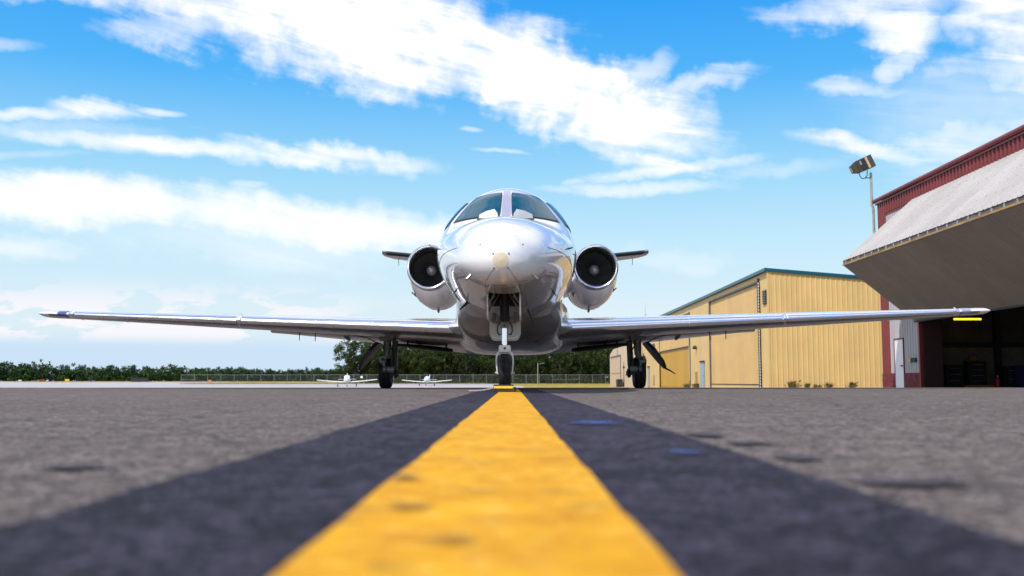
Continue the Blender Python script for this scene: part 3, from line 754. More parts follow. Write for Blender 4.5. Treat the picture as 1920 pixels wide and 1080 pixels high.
def wheel(cx, cy, r, w, parent, rim):
    h = w / 2
    prof = [(r * .52, -h * .9), (r * .70, -h), (r * .88, -h * .95), (r * .965, -h * .72), (r * .995, -h * .4), (r * .995, -h * .18), (r * .975, -h * .14), (r * .975, -h * .06), (r, -h * .02), (r, h * .02), (r * .975, h * .06), (r * .975, h * .14), (r * .995, h * .18), (r * .995, h * .4), (r * .965, h * .72), (r * .88, h * .95), (r * .70, h), (r * .52, h * .9)]
    MB().lathe(prof, (cx, cy, r - .004), 'x', 40).build('tyre', M['tyre'], parent, smooth=35)
    MB().lathe([(.01, -h * .5), (r * .4, -h * .55), (r * .5, -h * .85), (r * .53, -h * .9), (r * .53, h * .9), (r * .5, h * .85), (r * .4, h * .55), (.01, h * .5)], (cx, cy, r - .004), 'x', 28).build('wheel_hub', rim, parent, smooth=35)
wheel(0, GY, .222, .135, ng, M['gearw'])
MB().cyl((-.11, GY, .218), (.11, GY, .218), .018, .018, 12).build('axle', M['steel'], ng)
# cream forward gear door behind the strut
mb = MB(); mb.prism([(-.182, .845), (-.182, .665), (-.152, .605), (-.12, .592), (.12, .592), (.152, .605), (.182, .665), (.182, .845), (.12, .845), (.11, .80), (-.11, .80), (-.12, .845)], 'y', GY + .24, GY + .262)
pd = mb.build('nose_gear_panel', M['cream'], jet, bevel=.004)
mb = MB(); mb.prism([(-.150, .66), (-.135, .632), (-.10, .62), (.10, .62), (.135, .632), (.150, .66), (.143, .662), (.13, .64), (.10, .628), (-.10, .628), (-.13, .64), (-.143, .662)], 'y', GY + .232, GY + .24)
mb.build('panel_stiffener', M['gearw'], pd)
for sx in (-1, 1):
    MB().box(*sorted((sx * .145, sx * .10)), GY + .19, GY + .24, .80, .92).build('panel_hinge', M['gear'], pd)

# main gear, one tree mirrored by construction
for sx in (-1, 1):
    X = 2.265; Y = 8.40
    g = MB().cyl((sx * (X + .02), Y, .54), (sx * X, Y, .62), .055, .058, 20).cyl((sx * X, Y, .60), (sx * (X - .01), Y, .93), .062, .075, 20).cyl((sx * X, Y, .715), (sx * X, Y, .735), .07, .07, 20).cyl((sx * X, Y, .615), (sx * X, Y, .64), .058, .058, 20)
    g = g.build('main_gear_strut', M['gear'], jet, smooth=40)
    MB().box(*sorted((sx * (X + .005), sx * (X + .13))), Y - .09, Y + .06, .46, .575).build('link_yoke', M['gear'], g, bevel=.012)
    MB().box(*sorted((sx * (X + .02), sx * (X + .06) )), Y - .10, Y - .02, .36, .5).box(*sorted((sx * (X + .035), sx * (X + .105))), Y - .07, Y + .03, .29, .47).build('trailing_link', M['gear'], g, bevel=.01)
    MB().box(*sorted((sx * (X + .025), sx * (X + .085))), Y - .104, Y - .09, .50, .545).build('link_recess', M['hole'], g)
    MB().cyl((sx * (X + .05), Y - .09, .345), (sx * (X - .15), Y - .09, .335), .06, .055, 18).build('brake_cylinder', M['gear'], g, smooth=40)
    MB().cyl((sx * (X + .0), Y - .09, .342), (sx * (X - .02), Y - .09, .341), .066, .066, 18).build('brake_ring', M['dark'], g, smooth=40)
    MB().cyl((sx * (X + .06), Y - .05, .30), (sx * (X + .06), Y - .05, .245), .022, .012, 8).build('link_pin', M['gear'], g)
    wheel(sx * (X + .035), Y + .16, .285, .215, g, M['gear'])
    MB().prism([(sx * (X - .10), .86), (sx * (X - .20), .86), (sx * (X - .185), .42), (sx * (X - .13), .20), (sx * (X - .17), .18), (sx * (X - .07), .28), (sx * (X - .08), .5)][:7], 'y', Y - .01, Y + .05).build('side_brace', M['dark'], g)
    MB().tube([(sx * (X - .04), Y - .05, .80), (sx * (X - .12), Y - .06, .66), (sx * (X - .11), Y - .08, .42)], .012).tube([(sx * (X + .08), Y - .06, .62), (sx * (X + .14), Y - .06, .5), (sx * (X + .13), Y - .05, .35)], .009).build('brake_hose', M['dark'], g, smooth=40)
    MB().cyl((sx * (X - .17), Y - .05, .34), (sx * (X - .21), Y - .05, .22), .03, .02, 8).cyl((sx * (X - .2), Y - .05, .3), (sx * (X - .17), Y, .2), .025, .02, 8).build('brake_line_union', M['dark'], g)
    # outboard door hanging off the strut, seen edge on
    dr = MB(); p0 = Vector((sx * (X + .13), Y, .815)); p1 = Vector((sx * (X + .48), Y, .36))
    rr = []
    for t, w in ((0, .30), (.3, .42), (.75, .34), (1, .10)):
        c = p0.lerp(p1, t) + Vector((sx * .02 * math.sin(math.pi * t), 0, 0)); nrm = Vector((.455, 0, sx * .35)).normalized() * .026
        rr.append([c + Vector((0, -w, 0)) - nrm, c + Vector((0, -w, 0)) + nrm, c + Vector((0, w, 0)) + nrm * .7, c + Vector((0, w, 0)) - nrm * .7])
    dr.rings(rr); dr.build('main_gear_door', M['dark'], jet)
    MB().tube([p1, p1 + Vector((sx * .10, .0, -.05)), p1 + Vector((sx * .19, 0, -.11))], [.02, .014, .006]).build('door_edge_rod', M['dark'], jet)
    MB().tube([(sx * (X + .14), Y - .1, .80), (sx * (X + .30), Y - .3, .90), (sx * (X + .46), Y - .5, .93), (sx * (X + .62), Y - .55, .94)], [.01, .01, .012, .016]).build('door_actuator', M['steel'], jet)
    # wheel well door hanging inboard
    rr = []
    for k in range(9):
        t = k / 8; x = 1.08 + t * .98; w = math.sin(math.pi * (.08 + .9 * (1 - t))) ** .5
        zc = .685 + .10 * t
        rr.append([(sx * x, 8.45 + .42 * w * math.cos(a), zc + (.022 + .034 * w * (1 - t * .6)) * math.sin(a)) for a in [2 * math.pi * j / 16 for j in range(16)]])
    MB().rings(rr).build('inboard_gear_door', M['hole'], jet, smooth=50)
    MB().tube([(sx * 1.2, 8.5, .8), (sx * 1.2, 8.5, .72)], .02).build('door_hinge_arm', M['dark'], jet)
    MB().tube([(sx * 1.9, 8.5, .95), (sx * 1.9, 8.5, .76)], .02).build('door_hinge_arm', M['dark'], jet)
    MB().box(*sorted((sx * (X - .16), sx * (X + .12))), Y - .25, Y + .35, .86, .93).build('gear_well_fitting', M['gear'], jet, bevel=.02)

# chocks under the nose wheel
ch = thing('wheel_chock', 'black rubber chock with a yellow stripe against the nose wheel', 'wheel chock', (-.09, 11.02, .008))
MB().prism([(-.07, 0), (-.062, .075), (-.03, .082), (.04, .06), (.07, 0)], 'x', -.115, .105).build('chock_block', M['dark'], ch, bevel=.005)
MB().prism([(-.0735, .040), (-.0685, .066), (-.064, .066), (-.068, .040)], 'x', -.110, .100).build('reflective_stripe', M['yellow'], ch)
MB().prism([(-.03, 0), (-.02, .055), (.02, .055), (.03, 0)], 'x', .11, .135).build('chock_end', M['dark'], ch)
rp = MB().tube([(-.20, 11.0, .05), (-.26, 10.98, .035), (-.33, 10.95, .022), (-.40, 10.90, .018), (-.47, 10.9, .018)], .012, 8).build('chock_rope', M['rope'], smooth=50)
tag(rp, 'grey rope lying on the asphalt left of the nose wheel', 'rope')

# ------------------------------------------------------------------ corrugated sheet buildings
def place(o, org, zdir, out):
    z = Vector(zdir).normalized(); y = -Vector(out).normalized(); x = y.cross(z)
    m = Matrix((x, y, z)).transposed().to_4x4(); m.translation = Vector(org); o.matrix_local = m
def sheet_mesh(name, width, length, m, pitch=.3, depth=.032, rib=.05, flare=.02, top2=None):
    """a ribbed sheet: x across 0..width, z up 0..length, ribs towards -y; top2 gives the height at x=width"""
    xs = []
    n = max(1, round(width / pitch)); p = width / n
    for k in range(n):
        a = k * p + p / 2
        xs += [(k * p, 0), (a - rib / 2 - flare, 0), (a - rib / 2, depth), (a + rib / 2, depth), (a + rib / 2 + flare, 0)]
    xs.append((width, 0)); t2 = length if top2 is None else top2
    g = lambda x: length + (t2 - length) * x / width
    mb = MB(); vs = [(x, -d, 0) for x, d in xs] + [(x, -d, g(x)) for x, d in xs]; N_ = len(xs)
    mb.add(vs, [(i, i + 1, N_ + i + 1, N_ + i) for i in range(N_ - 1)])
    # backing so the sheet has thickness
    mb.add([(0, .012, 0), (width, .012, 0), (width, .012, t2), (0, .012, length), (0, 0, 0), (width, 0, 0), (width, 0, t2), (0, 0, length)],
           [(0, 3, 2, 1), (0, 4, 7, 3), (1, 2, 6, 5)])
    return mb.mesh(name, m, recalc=False)
def run(parent, name, mesh_fn, org, across, out, length, w, mesh=None, zdir=(0, 0, 1)):
    """lay sheets of width w side by side from org over `length` in the across direction (= out_inverse x up)"""
    n = max(1, round(length / w)); ww = length / n; me = mesh_fn(ww - .006)
    A = Vector(across).normalized()
    for k in range(n):
        o = link(name, me, parent); place(o, Vector(org) + A * (k * ww + .003), zdir, out)

def metal_paint(name, col, var=.08, rough=.45, streak=.3, dirt=(.25, .2, .15)):
    m = bpy.data.materials.new(name); m.use_nodes = True; N = NT(m.node_tree); b = N.n['Principled BSDF']
    g = N.new('ShaderNodeNewGeometry').outputs['Position']
    oi = N.new('ShaderNodeObjectInfo')
    c = N.mix(N.rng(N.noise(g, .5, 5, .6), .3, .7), (*[x * (1 - var) for x in col], 1), (*[min(1, x * (1 + var)) for x in col], 1))
    mp = N.new('ShaderNodeMapping'); mp.inputs['Scale'].default_value = (6, 6, .35); N.l.new(g, mp.inputs[0])
    s = N.rng(N.noise(mp.outputs[0], 1.4, 5, .65), .55, .8)
    c = N.mix(N.m('MULTIPLY', s, streak), c, (*dirt, 1))
    rv = N.rng(oi.outputs['Random'], 0, 1, .96, 1.04, False)
    gc = N.new('ShaderNodeCombineColor'); [N.l.new(rv, gc.inputs[i]) for i in range(3)]
    c = N.mix(1.0, c, gc.outputs[0], 'MULTIPLY')
    N.l.new(c, b.inputs['Base Color']); b.inputs['Roughness'].default_value = rough; b.inputs['Specular IOR Level'].default_value = .35
    return m
M['white_sheet'] = metal_paint('white_sheet', (.46, .435, .445), .06, .5, .3)
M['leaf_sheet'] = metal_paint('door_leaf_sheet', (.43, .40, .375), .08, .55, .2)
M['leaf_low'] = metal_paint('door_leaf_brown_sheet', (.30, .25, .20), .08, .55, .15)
M['red_sheet'] = metal_paint('red_sheet', (.21, .034, .034), .12, .45, .25, (.14, .03, .03))
M['red_trim'] = metal_paint('red_trim', (.20, .030, .030), .1, .4, .2, (.12, .03, .03))
M['flash'] = mat('flashing_brown', (.17, .135, .105), .6, .2, .3, 2)
M['red_block'] = mat('red_painted_block', (.19, .024, .024), .7, 0, .3, 6, bump=.4, bscale=30)
M['yel_sheet'] = metal_paint('yellow_sheet', (.77, .525, .205), .05, .5, .05, (.55, .34, .13))
M['yel_door'] = metal_paint('yellow_door_sheet', (.72, .47, .18), .05, .5, .12, (.50, .32, .12))
M['gold_door'] = metal_paint('gold_door_sheet', (.58, .33, .05), .06, .5, .1, (.42, .24, .05))
M['teal'] = metal_paint('teal_trim', (.006, .105, .15), .1, .35, .05)
M['cream_sheet'] = metal_paint('cream_sheet', (.66, .50, .36), .05, .6, .12)
M['wood'] = mat('raw_timber', (.42, .27, .12), .8, 0, .35, 3, stretch=(1, .3, 1))
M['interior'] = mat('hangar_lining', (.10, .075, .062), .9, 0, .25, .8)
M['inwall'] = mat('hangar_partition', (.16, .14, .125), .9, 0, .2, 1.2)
M['slab'] = mat('concrete_slab', (.45, .42, .38), .85, 0, .15, 2)
M['roofm'] = mat('roof_metal', (.45, .46, .46), .4, .6, .1, 1)
M['black'] = mat('black_plain', (.02, .02, .02), .6)
M['palepole'] = mat('weathered_pole', (.42, .39, .34), .7, .1, .2, 6)

# red and white hangar at the right
rh = thing('red_hangar', 'red and white metal hangar with its bifold door half open', 'hangar', (17.8, 33, gz(44)))
rh.location = (0, 0, 0)
XW = 17.8; GB = -.20
MB().box(XW + .05, 37, 14, 47.9, GB - .3, -.165).build('floor_slab', M['slab'], rh)
MB().box(XW - .35, XW + .05, 14, 47.7, GB - .3, -.180).build('threshold_apron', M['slab'], rh)
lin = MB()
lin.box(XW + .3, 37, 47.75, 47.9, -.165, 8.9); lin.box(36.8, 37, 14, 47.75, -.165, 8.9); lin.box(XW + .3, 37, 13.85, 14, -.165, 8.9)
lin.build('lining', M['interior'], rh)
# roof
rf = MB(); rf.prism([(XW - .1, 8.98), (27.4, 10.1), (37.2, 8.98), (37.2, 8.88), (27.4, 10.0), (XW - .1, 8.88)], 'y', 13.6, 48.1); rf.build('roof', M['roofm'], rh)
# end walls (sheets on the outside of the far end)
run(rh, 'wall_sheet', lambda w: sheet_mesh('wall_sheet', w, 8.9, M['red_sheet']), (37, 47.92, GB), (-1, 0, 0), (0, 1, 0), 19.2, .93)
# red corner strip
run(rh, 'corner_sheet', lambda w: sheet_mesh('corner_sheet', w, 8.95, M['red_sheet'], .3, .04, .12), (XW, 47.9, GB + .0), (0, -1, 0), (-1, 0, 0), 1.0, .5)
# white wall between corner and opening
run(rh, 'wall_sheet', lambda w: sheet_mesh('wall_sheet', w, 7.45, M['white_sheet'], .3, .035, .09), (XW, 46.895, .50), (0, -1, 0), (-1, 0, 0), .585, .6)
run(rh, 'wall_sheet', lambda w: sheet_mesh('wall_sheet', w, 5.87, M['white_sheet'], .3, .035, .09), (XW, 46.31, 2.08), (0, -1, 0), (-1, 0, 0), 1.09, 1.2)
run(rh, 'wall_sheet', lambda w: sheet_mesh('wall_sheet', w, 7.45, M['white_sheet'], .3, .035, .09), (XW, 45.22, .50), (0, -1, 0), (-1, 0, 0), 1.68, .84)
# red band over the opening
run(rh, 'fascia_sheet', lambda w: sheet_mesh('fascia_sheet', w, .66, M['red_sheet'], .3, .045, .10), (XW - .01, 46.9, 8.1), (0, -1, 0), (-1, 0, 0), 30.0, .9)
MB().box(XW - .005, XW + .25, 13.9, 46.9, 7.95, 8.8).build('header_beam', M['red_trim'], rh)
MB().tube([(XW - .10, 48.1, 8.86), (XW - .10, 13.8, 8.86)], .10, 12).build('eave_gutter', M['red_trim'], rh, smooth=40)
MB().box(XW - .09, XW - .0, 13.8, 48.0, 8.66, 8.74).build('eave_trim', M['red_trim'], rh)
# block base wall
bz = GB - .1
for (ya, yb) in ((43.5, 45.2), (46.33, 47.9)):
    mb = MB().box(XW - .015, XW + .2, ya, yb, bz, .49)
    nrow = 4; hh = (.49 - bz) / nrow
    for r_ in range(nrow):
        y = ya - (.2 if r_ % 2 else 0)
        while y < yb:
            a = max(ya, y + .006); b = min(yb, y + .394)
            if b - a > .05: mb.box(XW - .05 - random.random() * .006, XW - .015, a, b, bz + r_ * hh + .006, bz + (r_ + 1) * hh - .006)
            y += .4
    mb.build('base_wall', M['red_block'], rh)
# jambs
MB().box(XW - .06, XW + .08, 43.38, 43.50, GB - .1, 8.0).build('door_jamb', M['red_trim'], rh)
MB().box(XW + .09, XW + .9, 43.30, 43.42, -.165, 7.9).build('inner_column', mat('dark_red_steel', (.035, .012, .012), .6), rh)
# personnel door
pdn = MB().box(XW - .045, XW + .03, 45.27, 46.26, -.17, 2.03).build('side_door', mat('door_white', (.92, .89, .86), .5), rh, bevel=.005)
MB().box(XW - .06, XW + .03, 46.26, 46.32, -.2, 2.10).box(XW - .06, XW + .03, 45.21, 45.27, -.2, 2.10).box(XW - .06, XW + .03, 45.27, 46.26, 2.03, 2.10).build('frame', M['red_trim'], pdn)
MB().cyl((XW - .045, 45.36, .83), (XW - .13, 45.36, .83), .03, .03, 10).bar((XW - .12, 45.36, .83), (XW - .12, 45.52, .83), .025, .025).build('handle', M['black'], pdn)
MB().box(XW - .5, XW - .06, 45.15, 46.4, -.3, -.17).build('doorstep', M['slab'], rh)
sg = MB().box(XW - .09, XW - .045, 43.82, 44.56, .98, 1.16).build('wall_plate', M['black'], rh)
MB().box(XW - .10, XW - .0902, 44.38, 44.56, .985, 1.155).build('yellow_tag', M['yellow'], sg)
# bifold door
HX, HZ, FX, FZ, LX, LZ = XW - .12, 8.12, 14.56, 5.40, 17.62, 2.74
Y1, Y0 = 43.5, 20.0
up = MB()
u = Vector((HX - FX, 0, HZ - FZ)); Lu = u.length; un = u.normalized(); outu = Vector((-un.z, 0, un.x))
lo = Vector((FX - LX, 0, FZ - .20 - LZ)); Ll = lo.length; ln = lo.normalized(); outl = Vector((-ln.z, 0, ln.x))
if outl.z > 0: outl = -outl
def frame_leaf(name, A, Bp, n_, label):
    mb = MB(); A = Vector(A); Bp = Vector(Bp)
    for t in (0, .33, .66, 1):
        p = A.lerp(Bp, t) - n_ * .08
        mb.bar(p + Vector((0, Y0, 0)), p + Vector((0, Y1 - .02, 0)), .1, .1)
    k = 0; y = Y0 + .06
    while y < Y1:
        mb.bar(A - n_ * .09 + Vector((0, y, 0)), Bp - n_ * .09 + Vector((0, y, 0)), .08, .1, up=n_); y += 2.6
    return mb.build(name, M['flash'], rh)
fu = frame_leaf('upper_door_leaf', (FX, 0, FZ), (HX, 0, HZ), outu, '')
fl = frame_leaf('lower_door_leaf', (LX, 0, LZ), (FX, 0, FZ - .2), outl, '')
run(fu, 'door_sheet', lambda w: sheet_mesh('door_sheet', w, Lu, M['leaf_sheet'], .3, .016, .06), (FX, Y1, FZ), (0, -1, 0), outu, Y1 - Y0, .9, zdir=un)
nsh = round((Y1 - Y0) / .9)
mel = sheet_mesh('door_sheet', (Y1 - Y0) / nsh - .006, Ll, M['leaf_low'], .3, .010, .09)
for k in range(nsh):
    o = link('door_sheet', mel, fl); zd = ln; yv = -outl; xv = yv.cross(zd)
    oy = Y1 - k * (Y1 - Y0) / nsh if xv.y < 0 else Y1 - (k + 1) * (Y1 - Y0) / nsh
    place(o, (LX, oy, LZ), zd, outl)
sc_ = MB()
for k in range(nsh * 3):
    yy = Y1 - (k + .5) * (Y1 - Y0) / (nsh * 3) - .12
    for t in ((.06, .44, .82) if k % 2 else (.25, .63, .97)):
        p = Vector((FX, yy + random.uniform(-.02, .02), FZ)) + un * (Lu * t + random.uniform(-.05, .05)) + outu * .004
        a_ = Vector((0, .012, 0)); b_ = un * .016
        sc_.add([p - a_ - b_, p + a_ - b_, p + a_ + b_, p - a_ + b_, p + outu * .02], [(0, 1, 4), (1, 2, 4), (2, 3, 4), (3, 0, 4)])
tag(sc_.build('screws', M['gear'], fu, recalc=False), kind='stuff')
# timber and rail visible in the fold gap
MB().box(FX - .03, FX + .10, Y0, Y1, FZ - .215, FZ - .145).build('fold_timber', M['wood'], fl)
MB().box(FX - .02, FX + .12, Y0, Y1, FZ - .02, FZ - .008).build('fold_flashing', M['flash'], fu)
for k in range(30):
    MB().box(FX + .0, FX + .06, Y1 - .3 - k * .78, Y1 - .42 - k * .78, FZ - .145, FZ - .02).build('fold_hinge', M['steel'], fu)
MB().box(LX - .06, LX + .04, Y0, Y1, LZ - .05, LZ).build('bottom_seal', M['black'], fl)
# hangar contents and fittings
MB().box(19.2, 36.5, 47.55, 47.75, 1.72, 1.98).build('wall_girt', M['black'], rh)
MB().box(19.2, 26.5, 47.45, 47.55, -.165, 1.72).build('wall_lining_panel', M['inwall'], rh)
for x in (22.9, 27.5): MB().box(x, x + .22, 47.1, 47.45, -.165, 8.6).build('column', M['black'], rh)
MB().box(19.2, 36.5, 47.50, 47.6, 1.98, 4.4).build('upper_wall_panel', M['interior'], rh)
lt = MB().cyl((20.45, 46, 2.99), (21.70, 46, 2.99), .048, .048, 14).build('light_tube', mat('lit_yellow_tube', (.9, .7, .02), .5, emit=((1, .78, .03), 1.35)))
tag(lt, 'glowing yellow fluorescent tube hanging inside the red hangar', 'light')
MB().box(20.40, 21.75, 45.96, 46.04, 3.062, 3.10).build('fixture', M['black'], lt)
def chest(name, x, w, h, label, cat, col, drawers=3, y=46.6):
    t = thing(name, label, cat, (x, y, -.165))
    MB().box(-w / 2, w / 2, -.25, .25, .08, h).build('cabinet', col, t, bevel=.01)
    for k in range(drawers):
        z = .15 + (h - .2) * k / drawers
        d = MB().box(-w / 2 + .03, w / 2 - .03, -.265, -.25, z, z + (h - .2) / drawers - .03).build('drawer', col, t)
        MB().bar((-w * .3, -.28, z + (h - .2) / drawers * .6), (w * .3, -.28, z + (h - .2) / drawers * .6), .02, .02).build('handle', M['steel'], d)
    for a in (-1, 1): MB().cyl((a * w * .4 - .02, -.2, .04), (a * w * .4 + .02, -.2, .04), .04, .04, 10).build('castor', M['black'], t)
    return t
dk = mat('tool_chest_black', (.018, .018, .02), .4)
chest('tool_chest', 20.55, .8, 1.05, 'low black tool chest left of the taller one in the hangar', 'tool chest', dk)
chest('tool_chest', 21.6, .85, 1.22, 'taller black tool chest with a yellow bag on top', 'tool chest', dk, 4)
chest('storage_cabinet', 23.3, .9, 1.0, 'dark cabinet with a white mark at the hangar right', 'cabinet', dk, 2)
bg_ = MB(); 
for k in range(4): pass
bg_.lathe([(.02, 0), (.2, .01), (.24, .08), (.2, .2), (.10, .27), (.01, .29)], (21.55, 46.55, 1.06), 'z', 16)
tag(bg_.build('tool_bag', mat('bag_yellow', (.20, .11, .02), .8), smooth=50), 'yellow and brown bag on the taller tool chest', 'bag')
hp = MB().lathe([(.2, 0), (.22, .5), (.20, .9), (.14, 1.15), (.09, 1.3), (.01, 1.36)], (20.25, 47.1, -.165), 'z', 14)
tag(hp.build('covered_machine', M['black'], smooth=50), 'dark covered upright machine at the hangar left wall', 'machine')
fe = thing('fire_extinguisher', 'red fire extinguisher standing on the hangar floor', 'fire extinguisher', (22.15, 45.6, -.165))
MB().lathe([(.01, 0), (.09, .0), (.095, .06), (.095, .38), (.05, .46), (.03, .48)], (0, 0, 0), 'z', 14).build('cylinder_body', mat('extinguisher_red', (.4, .02, .02), .35), fe, smooth=50)
MB().cyl((0, 0, .48), (0, 0, .54), .025).bar((-.09, 0, .56), (.09, 0, .54), .03, .03).build('valve_handle', M['steel'], fe)
tag(MB().box(20.9, 22.2, 46.0, 46.3, -.164, -.05).build('floor_beam', mat('beam_yellow', (.30, .17, .02), .7)), 'yellow painted beam on the floor before the tool chests', 'beam')
tag(MB().box(23.25, 23.6, 45.9, 46.3, -.164, .85).build('blue_drum', mat('drum_blue', (.01, .02, .09), .5), bevel=.05), 'dark blue drum at the right of the hangar cabinet', 'drum')

# downpipe and flood lamp
dp = thing('flood_light_pole', 'tall grey pole with a boxy floodlight at the hangar corner', 'pole light', (17.72, 48.25, gz(48)))
MB().tube([(-.0, 0, 6.2), (-.0, 0, 8.75), (-.06, 0, 8.95), (-.06, 0, 9.2), (-.06, 0, 10.55)], .065, 10).build('pole', M['palepole'], dp, smooth=40)
MB().tube([(-.06, 0, 10.30), (-.35, 0, 10.28), (-.50, -.02, 10.24), (-.62, -.05, 10.36), (-.66, -.05, 10.52)], .022, 8).tube([(-.35, -0, 10.28), (-.26, -.03, 10.40), (-.25, -.05, 10.66)], .022, 8).build('yoke', M['black'], dp, smooth=40)
lamp = bpy.data.objects.new('floodlight', None)
def rotbox(x0, x1, y0, y1, z0, z1, taper=1.0):
    vs = []
    for x, t in ((x0, taper), (x1, 1)):
        cy, cz = (y0 + y1) / 2, (z0 + z1) / 2
        vs.append([(x, cy + (y - cy) * t, cz + (z - cz) * t) for y, z in ((y0, z0), (y1, z0), (y1, z1), (y0, z1))])
    return MB().rings(vs)
LM = Matrix.Translation((-.48, -.05, 10.92)) @ Matrix.Rotation(R(-24), 4, 'Y')
def lpart(mb, name, m, par): return link(name, mb.mesh(name, m), par, LM if par is dp else None)
M['bronze'] = mat('bronze_housing', (.085, .07, .055), .5, .4, .2, 5)
M['tanlens'] = mat('lamp_reflector_tan', (.55, .42, .26), .5)
hb = lpart(rotbox(-.32, .50, -.24, .24, -.31, .31, .95), 'lamp_housing', M['bronze'], dp)
lpart(rotbox(-.62, -.325, -.2, .2, -.28, .28, .62), 'lamp_nose', M['bronze'], hb)
lpart(MB().box(-.20, .10, -.256, -.241, -.25, .24), 'lamp_glass', M['black'], hb)
lpart(MB().box(.14, .25, -.258, -.241, -.28, .29), 'reflector_strip', M['tanlens'], hb)
lpart(MB().box(-.64, -.622, -.10, .10, -.14, .14), 'lens_end', M['tanlens'], hb)
lpart(MB().box(-.21, .11, -.264, -.2565, -.02, .01), 'glass_bar', M['bronze'], hb)
lpart(MB().box(-.19, -.10, -.262, -.2565, .02, .22), 'lamp_mirror', M['steel'], hb)

# yellow hangar
yh = thing('yellow_hangar', 'long yellow metal hangar with teal roof edge and tall doors', 'hangar', (0, 0, 0))
XY = 16.0; YB = -.60; YC = 62.0
def yh_top(y): return 7.02 - .0035 * (y - 62)
YEND = 122
segs = [(62.0, 64.0, YB, 7.0), (80.6, 89.5, YB, 6.95), (108.5, YEND, YB, 6.85)]
for a, b, z0, z1 in segs:
    run(yh, 'wall_sheet', lambda w: sheet_mesh('wall_sheet', w, z1 - z0, M['yel_sheet'], .3, .007, .05), (XY, b, z0), (0, -1, 0), (-1, 0, 0), b - a, .95)
run(yh, 'wall_sheet', lambda w: sheet_mesh('wall_sheet', w, .44, M['yel_sheet'], .3, .007, .05), (XY, 80.6, 6.53), (0, -1, 0), (-1, 0, 0), 16.6, .95)
run(yh, 'wall_sheet', lambda w: sheet_mesh('wall_sheet', w, .60, M['yel_sheet'], .3, .007, .05), (XY, 108.5, 6.30), (0, -1, 0), (-1, 0, 0), 19.0, .95)
# doors, set back behind the wall line
d1 = MB().box(XY + .10, XY + .16, 64.2, 80.5, YB, 6.5).build('bifold_door', M['yel_door'], yh)
run(d1, 'door_sheet', lambda w: sheet_mesh('door_sheet', w, 3.0, M['yel_door'], .45, .018, .05), (XY + .09, 80.45, 3.42), (0, -1, 0), (-1, 0, 0), 16.0, 1.6)
run(d1, 'door_sheet', lambda w: sheet_mesh('door_sheet', w, 3.5, M['yel_door'], .45, .018, .05), (XY + .07, 80.45, -.10), (0, -1, 0), (-1, 0, 0), 16.0, 1.6)
MB().box(XY + .055, XY + .16, 64.2, 80.5, YB, -.10).build('sill', M['yel_sheet'], d1)
MB().box(XY + .03, XY + .10, 64.2, 80.5, -.115, -.06).build('bottom_seal', M['black'], d1)
d2 = MB().box(XY + .16, XY + .22, 89.6, 108.4, YB, 6.3).build('bifold_door', M['gold_door'], yh)
run(d2, 'door_sheet', lambda w: sheet_mesh('door_sheet', w, 2.9, M['yel_door'], .45, .018, .05), (XY + .06, 108.4, 3.35), (0, -1, 0), (-1, 0, 0), 18.6, 1.86)
run(d2, 'door_sheet', lambda w: sheet_mesh('door_sheet', w, 3.7, M['gold_door'], .45, .018, .05), (XY + .14, 108.4, -.4), (0, -1, 0), (-1, 0, 0), 18.6, 1.86)
MB().box(XY + .02, XY + .10, 89.6, 108.4, 3.27, 3.35).build('door_rail', M['line'], d2)
MB().box(XY - .04, XY + .1, 89.6, 108.4, 6.1, 6.3).build('door_head', mat('dark_steel_blue', (.05, .07, .08), .5), d2)
# door frames
MB().box(XY - .05, XY + .1, 80.45, 80.60, YB, 6.6).box(XY - .05, XY + .1, 64.0, 80.45, 6.5, 6.62).build('door_frame', M['line'], yh)
MB().box(XY - .12, XY + .04, 64.02, 64.28, YB, 6.75).build('guide_rail', M['black'], yh)
mb = MB()
z = YB + .1
gp = MB()
while z < 6.5:
    gp.box(XY - .135, XY - .121, 63.80, 64.0, z, z + .13); z += .19
gp.build('guide_plate', M['gearw'], yh)
MB().box(XY - .10, XY + .0, 89.35, 89.62, YB, 6.35).build('guide_rail', M['line'], yh)
MB().box(XY - .112, XY - .101, 89.42, 89.56, .2, 3.3).build('guide_plate', M['gearw'], yh)
# gable end facing the camera, roof falling to the right
n = 17; ww = 16.2 / n
for k in range(n):
    za = 7.02 - .082 * (k * ww); zb = 7.02 - .082 * ((k + 1) * ww)
    o = link('wall_sheet', sheet_mesh('wall_sheet', ww - .006, za - YB, M['yel_sheet'], .3, .028, .06, top2=zb - YB), yh)
    place(o, (XY + k * ww + .003, YC, YB), (0, 0, 1), (0, -1, 0))
MB().box(XY - .045, XY + .06, YC - .045, YC + .07, YB, 7.0).build('corner_trim', M['yel_sheet'], yh)
MB().bar((XY - .15, YC - .06, 7.10), (XY + 16.4, YC - .06, 7.10 - .082 * 16.5), .12, .19).build('gable_trim', M['teal'], yh)
MB().bar((XY - .13, YC - .12, 7.10), (XY - .13, YEND, 7.10 - .0035 * 60), .16, .19).build('eave_gutter', M['teal'], yh)
MB().prism([(XY - .05, 7.2), (XY + 16.3, 5.86), (XY + 16.3, 5.76), (XY - .05, 7.1)], 'y', YC, YEND).build('roof', M['teal'], yh)
MB().box(XY + .3, XY + 16.2, YEND - .2, YEND, YB, 5.7).build('back_wall', M['yel_sheet'], yh)
# louvre vent
lv = MB().box(XY - .07, XY - .03, 62.30, 63.12, 4.98, 5.86).build('louvre_vent', M['black'], yh)
for k in range(6): MB().bar((XY - .09, 62.34, 5.06 + k * .15), (XY - .09, 63.08, 5.06 + k * .15), .05, .06).build('slat', M['gear'], lv)
